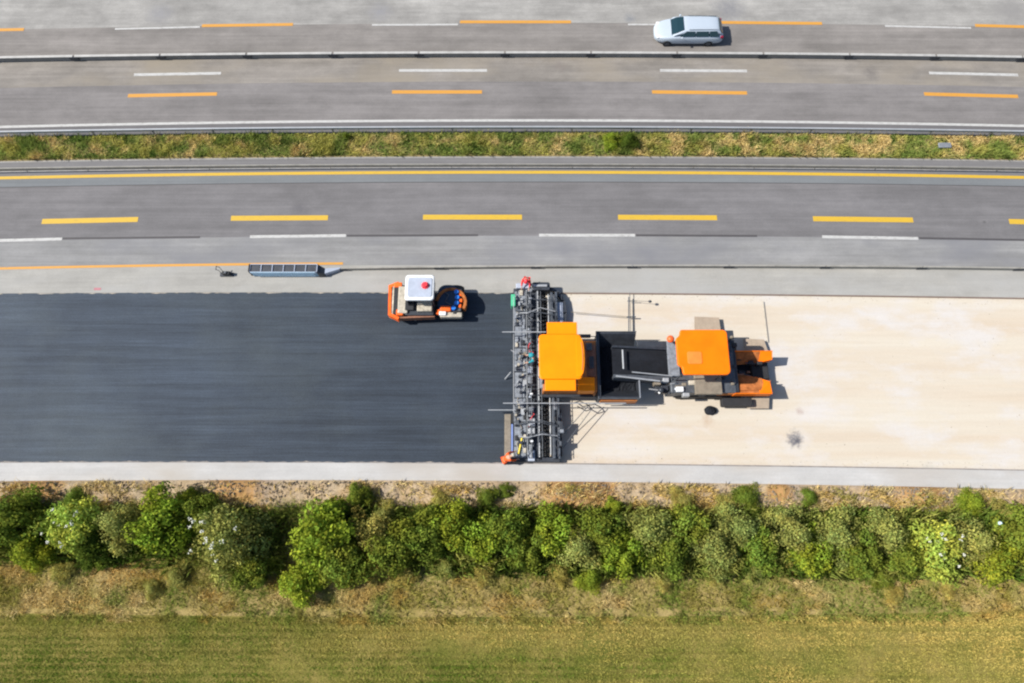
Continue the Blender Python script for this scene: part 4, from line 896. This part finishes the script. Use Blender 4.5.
# conveyor running into the paver's hopper
cz0, cz1 = 2.05, 1.55
cA, cB = at(613, 362, cz0), at(669, 362, cz1); ytop = at(640, 347.5, 1.8).y; ybot = at(640, 377, 1.8).y
m = MB()
m.loft([[(cA.x, ybot+.05, cz0-.25), (cA.x, ytop-.05, cz0-.25), (cA.x, ytop-.05, cz0-.35), (cA.x, ybot+.05, cz0-.35)], [(cB.x, ybot+.05, cz1-.25), (cB.x, ytop-.05, cz1-.25), (cB.x, ytop-.05, cz1-.35), (cB.x, ybot+.05, cz1-.35)]])
cv = m.build('conveyor_belt', 'bitumen', fe); sub(cv, fe)
for yy, w_, mt in ((ytop, .06, 'dark_steel'), (ybot, .10, 'mid_steel')):
    m = MB(); m.loft([[(cA.x, yy-w_, cz0-.7), (cA.x, yy-w_, cz0), (cA.x, yy+w_, cz0), (cA.x, yy+w_, cz0-.7)], [(cB.x, yy-w_, cz1-1.1), (cB.x, yy-w_, cz1), (cB.x, yy+w_, cz1), (cB.x, yy+w_, cz1-1.1)]]); m.build('conveyor_frame', mt, fe)
w = at(623, 360, 2.0); MB().tube((w.x, at(623, 369, 2).y, 2.02), (w.x, at(623, 350, 2).y, 2.02), .05).build('head_roller', 'galv', fe)
w = at(648, 343, 1.6); MB().box(at(637, 343, 1.6).x, at(667, 343, 1.6).x, at(650, 348, 1.6).y+.03, at(650, 341, 1.6).y, 1.3, 1.6, .03).build('conveyor_guard', 'dark_steel', fe)
m = MB(); m.tube(at(616, 376, 2.1), at(660, 381, 1.9), .05).tube(at(632, 372, 2.1), at(672, 376, 1.8), .035); m.build('hydraulic_cylinder', 'galv', fe)
# engine clutter beside the conveyor
for i in range(44):
    px_, py_ = rr.uniform(655, 699), rr.uniform(377, 394); zt = rr.uniform(1.2, 1.7); w = at(px_, py_, zt); a_ = rr.uniform(.06, .22)
    m = MB()
    if i % 4 == 0: m.ball((w.x, w.y, zt-.1), a_*.9)
    elif i % 4 == 1: m.tube((w.x-a_*1.6, w.y, zt), (w.x+a_*1.6, w.y+rr.uniform(-.15, .15), zt-.1), .04)
    else: m.box(w.x-a_, w.x+a_, w.y-a_*.7, w.y+a_*.7, 1.0, zt, .03, 2)
    m.build(['tank', 'hose', 'valve_block', 'motor'][i % 4], rr.choice(['galv', 'steel', 'mid_steel', 'dark_steel', 'cream', 'whitep', 'steel', 'galv', 'rusty']), fe)
x0, x1, y0, y1 = PX(655, 380, 697, 393, 1.0); MB().box(x0, x1, y0, y1, .7, 1.1, .03).build('engine_frame', 'dark_steel', fe)
w = at(670.5, 339, 2.2); m = MB(); m.ball(w, .22, (1, 1, .9)); m.build('warning_beacon', 'redorange', fe)
MB().tube((w.x, w.y, 1.6), (w.x, w.y, 2.05), .04).build('beacon_post', 'dark_steel', fe)
# thin sensor arm to the north
a_, b_2 = at(762.5, 301, .12), at(762.5, 342, .12); m = MB(); m.tube(a_, (a_.x, b_2.y, .12), .022); m.build('sensor_arm', 'cream', fe)
# tracks guard on the south side
x0, x1, y0, y1 = PX(722, 398, 752, 406, .7); MB().rbox(x0, x1, y0, y1, .3, .72, .1).build('track_guard', 'black', fe)
# lump of dropped mix beside the feeder
p = at(711, 410, .2); m = MB(); m.ball((p.x, p.y, .05), .34, (1.05, .8, .75), 20, 12)
for v in m.b.verts: v.co += Vector((rr.uniform(-.03, .03), rr.uniform(-.03, .03), rr.uniform(-.03, .03))); v.co.z = max(v.co.z, -.045)
tag(m.build('asphalt_lump', 'bitumen'), 'round black lump of asphalt on the cream base beside the feeder', 'asphalt lump')
# ------------------------------------------------------------------ roller
Rp = at(427, 305); ro = thing('tandem_roller', 'small orange roller with white cab roof on the fresh asphalt', 'roller', (Rp.x, Rp.y, .012))
GR = .012
def frame_poly(nm, pts, w_, zt, zb, mat, parent=ro, closed=False):
    q = [at(a_, b_2, zt) for a_, b_2 in pts]; m = MB()
    for a_, b_2 in zip(q, q[1:]):
        d = Vector((b_2.x-a_.x, b_2.y-a_.y, 0)); n_ = Vector((-d.y, d.x, 0)).normalized()*w_/2; e = d.normalized()*w_*.3
        a2, b2 = a_-e, b_2+e
        m.prism([(a2.x+n_.x, a2.y+n_.y), (a2.x-n_.x, a2.y-n_.y), (b2.x-n_.x, b2.y-n_.y), (b2.x+n_.x, b2.y+n_.y)], zb, zt+rr.uniform(0, .006), .015)
    return m.build(nm, mat, parent)
ro_y0, ro_y1 = at(430, 317, .9).y, at(430, 284, .9).y
# rear drum
xr, xf = at(399, 300, .5).x, at(450, 300, .5).x
MB().tube((xr, ro_y0+.12, .55+GR), (xr, ro_y1-.12, .55+GR), .55, n=40).build('rear_drum', 'cream', ro, True)
frame_poly('rear_frame', [(398, 283), (390, 286), (389.5, 314), (398, 318)], .18, 1.05, .6, 'orange_r')
frame_poly('frame_side', [(398, 317.5), (434, 316)], .12, 1.0, .55, 'brown_inner')
x0, x1, y0, y1 = PX(393.5, 287, 398, 314, 1.12); MB().box(x0, x1, y0, y1, .95, 1.12, .02).build('water_bar', 'black', ro)
x0, x1, y0, y1 = PX(398, 286, 408, 313, 1.35); MB().box(x0, x1, y0, y1, 1.12, 1.35, .06, 2).build('engine_hood', 'cream', ro)
x0, x1, y0, y1 = PX(396, 309, 403, 315, 1.3); MB().box(x0, x1, y0, y1, 1.06, 1.3, .05, 2).build('fuel_cap_box', 'orange_r', ro)
x0, x1, y0, y1 = PX(394, 282, 402, 287, 1.2); MB().box(x0, x1, y0, y1, 1.06, 1.2, .05, 2).build('rear_light_box', 'orange_r', ro)
# body under the cab
x0, x1, y0, y1 = PX(406, 288, 434, 315, 1.2); MB().box(x0, x1, y0, y1, .45, 1.2, .05, 2).build('chassis', 'dark_steel', ro)
x0, x1, y0, y1 = PX(417, 300, 432, 311, 1.45); MB().box(x0, x1, y0, y1, 1.2, 1.45, .05, 2).build('operator_console', 'cream', ro)
x0, x1, y0, y1 = PX(405, 300, 414, 310, 1.4); MB().box(x0, x1, y0, y1, 1.2, 1.42, .05, 2).build('seat', 'black', ro)
cz = 2.55; x0, x1, y0, y1 = PX(405, 274.5, 434, 300, cz)
m = MB(); m.rbox(x0, x1, y0, y1, cz-.16, cz-.02, .18, 4, .05); rf3 = m.build('cab_roof', paint('roof_white', (.60, .62, .64), .5, .2, scale=3), ro); sub(rf3, ro)
MB().rbox(x0+.16, x1-.12, y0+.20, y1-.20, cz-.018, cz+.02, .12, 4, .02).build('roof_panel', 'bluegrey', rf3)
bx, by = at(425, 285, cz+.1).x, at(425, 285, cz+.1).y
m = MB(); m.tube((bx, by, cz+.021), (bx, by, cz+.06), .22, n=20); m.tube((bx, by, cz+.06), (bx, by, cz+.20), .19, .13, n=20); m.build('beacon', 'red', rf3, False)
for sx in (x0+.1, x1-.1):
    for sy in (y0+.1, y1-.1): MB().tube((sx, sy, 1.2), (sx, sy, cz-.17), .035).build('cab_post', 'dark_steel', ro)
for nm, q in (('windscreen', (x1-.075, x1-.06, y0+.15, y1-.15)), ('rear_window', (x0+.06, x0+.075, y0+.15, y1-.15))): MB().box(*q, 1.35, cz-.18).build(nm, 'glass', ro)
# articulated front unit: round frame over the front tyres
cxp = at(451, 303, 1.1); pts = []
q = []
for a_ in range(170, -31, -15):
    q.append((cxp.x+.86*math.cos(R(a_)), cxp.y+.05+.86*math.sin(R(a_))))
m = MB()
for a_, b_2 in zip(q, q[1:]):
    d = Vector((b_2[0]-a_[0], b_2[1]-a_[1], 0)); n_ = Vector((-d.y, d.x, 0)).normalized()*.09; e = d.normalized()*.02
    m.prism([(a_[0]-e.x+n_.x, a_[1]-e.y+n_.y), (a_[0]-e.x-n_.x, a_[1]-e.y-n_.y), (b_2[0]+e.x-n_.x, b_2[1]+e.y-n_.y), (b_2[0]+e.x+n_.x, b_2[1]+e.y+n_.y)], .55, 1.12+.004*(len(m.b.verts) % 3), .015)
m.build('front_frame', 'brown_dusty_shaded', ro)
xA, xB = at(437, 305, 1).x, at(463, 305, 1).x
m = MB()
for i in range(4):
    yc = ro_y0+.32+i*(ro_y1-ro_y0-.5)/3.2
    m.tube((cxp.x+.25, yc-.17, .5+GR), (cxp.x+.25, yc+.17, .5+GR), .5, n=32)
    m.build('tyre', 'black', ro); m = MB()
m.b.free()
m = MB(); m.rbox(xA+.02, xB-.30, ro_y0+.3, ro_y1-.10, .6, 1.05, .5, 6, .05); m.build('water_tank', paint('dark_blue_tank', (.012, .035, .07), .6), ro)
MB().box(xB-.48, xB-.10, ro_y0+.35, ro_y1-.35, .6, 1.02, .06, 2).build('front_panel', 'mid_steel', ro)
MB().path([(xA+.3, ro_y1-.5, 1.07), (xA+.7, ro_y1-.8, 1.12), (xA+.5, ro_y0+.9, 1.1), (xA+.9, ro_y0+.7, 1.1)], .03).build('hose', 'mid_steel', ro)
MB().box(at(432, 305, .8).x, at(440, 305, .8).x, cxp.y-.3, cxp.y+.3, .5, .85, .04).build('articulation_joint', 'black', ro)
for i, (a_, b_2) in enumerate(((456.3, 291.5), (457, 297), (456.5, 302.5), (453.5, 307.5))):
    w = at(a_, b_2, 1.2); MB().tube((w.x, w.y, 1.05), (w.x, w.y, 1.2), .15, .13, n=16).build('blue_cap', 'blue', ro)
for i, (a_, b_2) in enumerate(((460.5, 294), (461, 300), (460, 305.5))):
    w = at(a_, b_2, 1.1); MB().box(w.x-.09, w.x+.09, w.y-.12, w.y+.10, .9, 1.1, .03).build('scraper_bracket', 'orange_r', ro)
w = PX(440, 305.5, 451, 311, 1.2); MB().box(*w, .9, 1.2, .08, 2).build('front_cover', 'orange_r', ro)
w = PX(436, 309, 441, 314, 1.1); MB().box(*w, .8, 1.1, .08, 2).build('front_light_box', 'orange_r', ro)
w = PX(440, 312, 462, 317, 1.0); MB().box(*w, .6, 1.0, .06, 2).build('side_bar', 'cream', ro)
w = PX(439, 311, 446, 315, 1.12); MB().box(*w, 1.003, 1.12, .04, 2).build('headlight', 'whitep', ro)
# ------------------------------------------------------------------ workers
def skin(name, verts, edges, rad, mat, parent, root=0, sub_=1):
    me = bpy.data.meshes.new(name); me.from_pydata([tuple(v) for v in verts], edges, []); o = bpy.data.objects.new(name, me); C.objects.link(o)
    md = o.modifiers.new('s', 'SKIN'); md.use_smooth_shade = True
    for i, r_ in enumerate(rad): me.skin_vertices[0].data[i].radius = (r_, r_); me.skin_vertices[0].data[i].use_root = (i == root)
    ms = o.modifiers.new('u', 'SUBSURF'); ms.levels = ms.render_levels = sub_
    dg = bpy.context.evaluated_depsgraph_get(); nm = bpy.data.meshes.new_from_object(o.evaluated_get(dg)); bpy.data.objects.remove(o)
    nm.name = name; o = bpy.data.objects.new(name, nm); C.objects.link(o); o.parent = parent; nm.materials.clear(); nm.materials.append(M[mat]); return o
def person(loc, facing, bend, label, jacket, trousers, helmet, reach=.5):
    t = thing('person', label, 'person', loc, 'road workers on the screed'); t.rotation_euler.z = facing
    cb, sb = math.cos(bend), math.sin(bend)
    def up(x, y, z): dz = z-.95; return Vector((x*cb+dz*sb, y, .95-x*sb+dz*cb))   # lean forward (+x) about the hips
    V = [Vector((0, 0, .95)), up(0, 0, 1.15), up(0, 0, 1.38), up(.01, 0, 1.50), up(.03, 0, 1.60), up(.03, 0, 1.70)]; E = [(0, 1), (1, 2), (2, 3), (3, 4), (4, 5)]; Rr = [.13, .125, .14, .055, .085, .085]
    for s in (-1, 1):
        i = len(V); V += [Vector((0, s*.10, .88)), Vector((.04, s*.11, .48)), Vector((-.01, s*.12, .08)), Vector((.14, s*.13, .05))]; Rr += [.095, .062, .048, .04]; E += [(0, i), (i, i+1), (i+1, i+2), (i+2, i+3)]
        sh = up(0, s*.20, 1.42); el = sh+Vector((.10+.1*reach, s*.05, -.24)); wr = el+Vector((.22*reach+.04, -s*.02, -.16)); pm = wr+Vector((.07, 0, -.03))
        i = len(V); V += [sh, el, wr, pm]; Rr += [.055, .042, .030, .032]; E += [(2, i), (i, i+1), (i+1, i+2), (i+2, i+3)]; pi = i+3
        for k, (dy, L) in enumerate(((-.03, .065), (-.01, .08), (.01, .076), (.03, .06))):
            j = len(V); V += [pm+Vector((.035, dy, -.01)), pm+Vector((.035+L*.5, dy*1.1, -.025)), pm+Vector((.035+L*.85, dy*1.1, -.055))]; Rr += [.010, .009, .008]; E += [(pi, j), (j, j+1), (j+1, j+2)]
        j = len(V); V += [wr+Vector((.04, -s*.04, -.01)), wr+Vector((.07, -s*.065, -.02))]; Rr += [.012, .010]; E += [(i+2, j), (j, j+1)]
    bo = skin('body', V, E, Rr, 'skin', t)
    jv = [V[0]+Vector((0, 0, .02)), V[1], V[2], up(0, 0, 1.46)]; je = [(0, 1), (1, 2), (2, 3)]; jr = [.155, .15, .165, .08]
    tv = [V[0]]; te = []; tr_ = [.14]
    for q in range(2):
        b0 = 6+q*(4+4+12+2); i = len(tv); tv += [V[b0], V[b0+1], V[b0+2]+Vector((0, 0, .03))]; tr_ += [.115, .085, .075]; te += [(0, i), (i, i+1), (i+1, i+2)]
        i = len(jv); a_ = b0+4; jv += [V[a_], V[a_+1], V[a_+2]+(V[a_+1]-V[a_+2])*.15]; jr += [.078, .062, .05]; je += [(2, i), (i, i+1), (i+1, i+2)]
        m = MB(); f_ = V[b0+2]; m.box(f_.x-.07, f_.x+.21, f_.y-.055, f_.y+.055, -.0, .11, .035, 2); ob = m.build('boot', 'black'); ob.parent = t
    skin('jacket', jv, je, jr, jacket, t); skin('trousers', tv, te, tr_, trousers, t)
    hd = V[5]; fwd = (up(1, 0, .95)-up(0, 0, .95)).normalized(); upv = (up(0, 0, 2)-up(0, 0, 1)).normalized()
    m = MB(); m.ball(hd+fwd*.10-upv*.02, .016, (1, .8, 1.2), 8, 6); o = m.build('nose', 'skin'); o.parent = t
    for s in (-1, 1):
        m = MB(); m.ball(hd+fwd*.080+Vector((0, s*.032, 0))+upv*.012, .011, (1, 1, 1), 8, 6); o = m.build('eye', 'black'); o.parent = t
        m = MB(); m.ball(hd+Vector((0, s*.085, 0)), .02, (1, .5, 1.4), 8, 6); o = m.build('ear', 'skin'); o.parent = t
    m = MB(); m.ball((0, 0, 0), .12, (1.12, .95, .85), 18, 10)
    bmesh.ops.delete(m.b, geom=[v for v in m.b.verts if v.co.z < -.02], context='VERTS'); m.prism([(.13*math.cos(R(k*20))*1.15+(.03 if math.cos(R(k*20)) > 0 else 0), .125*math.sin(R(k*20))) for k in range(18)], -.022, -.010)
    rot = Matrix.Rotation(bend, 4, 'Y'); 
    for v in m.b.verts: v.co = rot @ v.co+hd+upv*.055
    o = m.build('helmet', helmet, None, True); o.parent = t
    return t
w = at(527, 279, .9); person((w.x, w.y, 0.0), R(-100), .55, 'worker in red workwear bending at the upper end of the screed', 'hivis_red', 'hivis_red', 'red', .6)
w = at(534.5, 357, 2.0); person((w.x-.02, w.y, .63), R(180), .15, 'worker in a teal jacket standing beside the orange paver roof', 'teal', 'navy', 'teal', .4)
w = at(504, 460, .8); person((w.x, w.y, 0.0), R(20), .75, 'worker in orange workwear stooping at the lower end of the screed', 'hivis_orange', 'hivis_orange', 'cream', .7)
# ------------------------------------------------------------------ camera, light, sky
cam = bpy.data.cameras.new('camera'); co_ = bpy.data.objects.new('camera', cam); C.objects.link(co_)
co_.location = (0, 0, H); co_.rotation_euler = (TH, 0, 0); cam.lens = F/1024*36; cam.sensor_width = 36; cam.clip_end = 2000
bpy.context.scene.camera = co_
EL, AZ = R(45.5), R(1.5)     # shadows fall towards +X, a little towards +Y
sd = Vector((-math.cos(EL)*math.cos(AZ), -math.cos(EL)*math.sin(AZ), math.sin(EL)))
sl = bpy.data.lights.new('sun', 'SUN'); sl.energy = 4.55; sl.angle = R(.53); sl.color = (1, .95, .87)
so = bpy.data.objects.new('sun', sl); C.objects.link(so); so.rotation_euler = (-sd).to_track_quat('-Z', 'Y').to_euler()
w = bpy.data.worlds.new('World'); bpy.context.scene.world = w; w.use_nodes = True
nt = w.node_tree; sk = nt.nodes.new('ShaderNodeTexSky'); sk.sky_type = 'NISHITA'; sk.sun_disc = False
sk.sun_elevation = EL; sk.sun_rotation = math.atan2(sd.x, sd.y)
bg = nt.nodes['Background']; nt.links.new(sk.outputs[0], bg.inputs[0]); bg.inputs[1].default_value = .085
vs = bpy.context.scene.view_settings; vs.view_transform = 'Standard'; vs.look = 'None'; vs.gamma = 1; vs.exposure = .70; vs.use_curve_mapping = False
bpy.context.scene.cycles.filter_width = 2.2
bpy.context.scene.cycles.max_bounces = 6
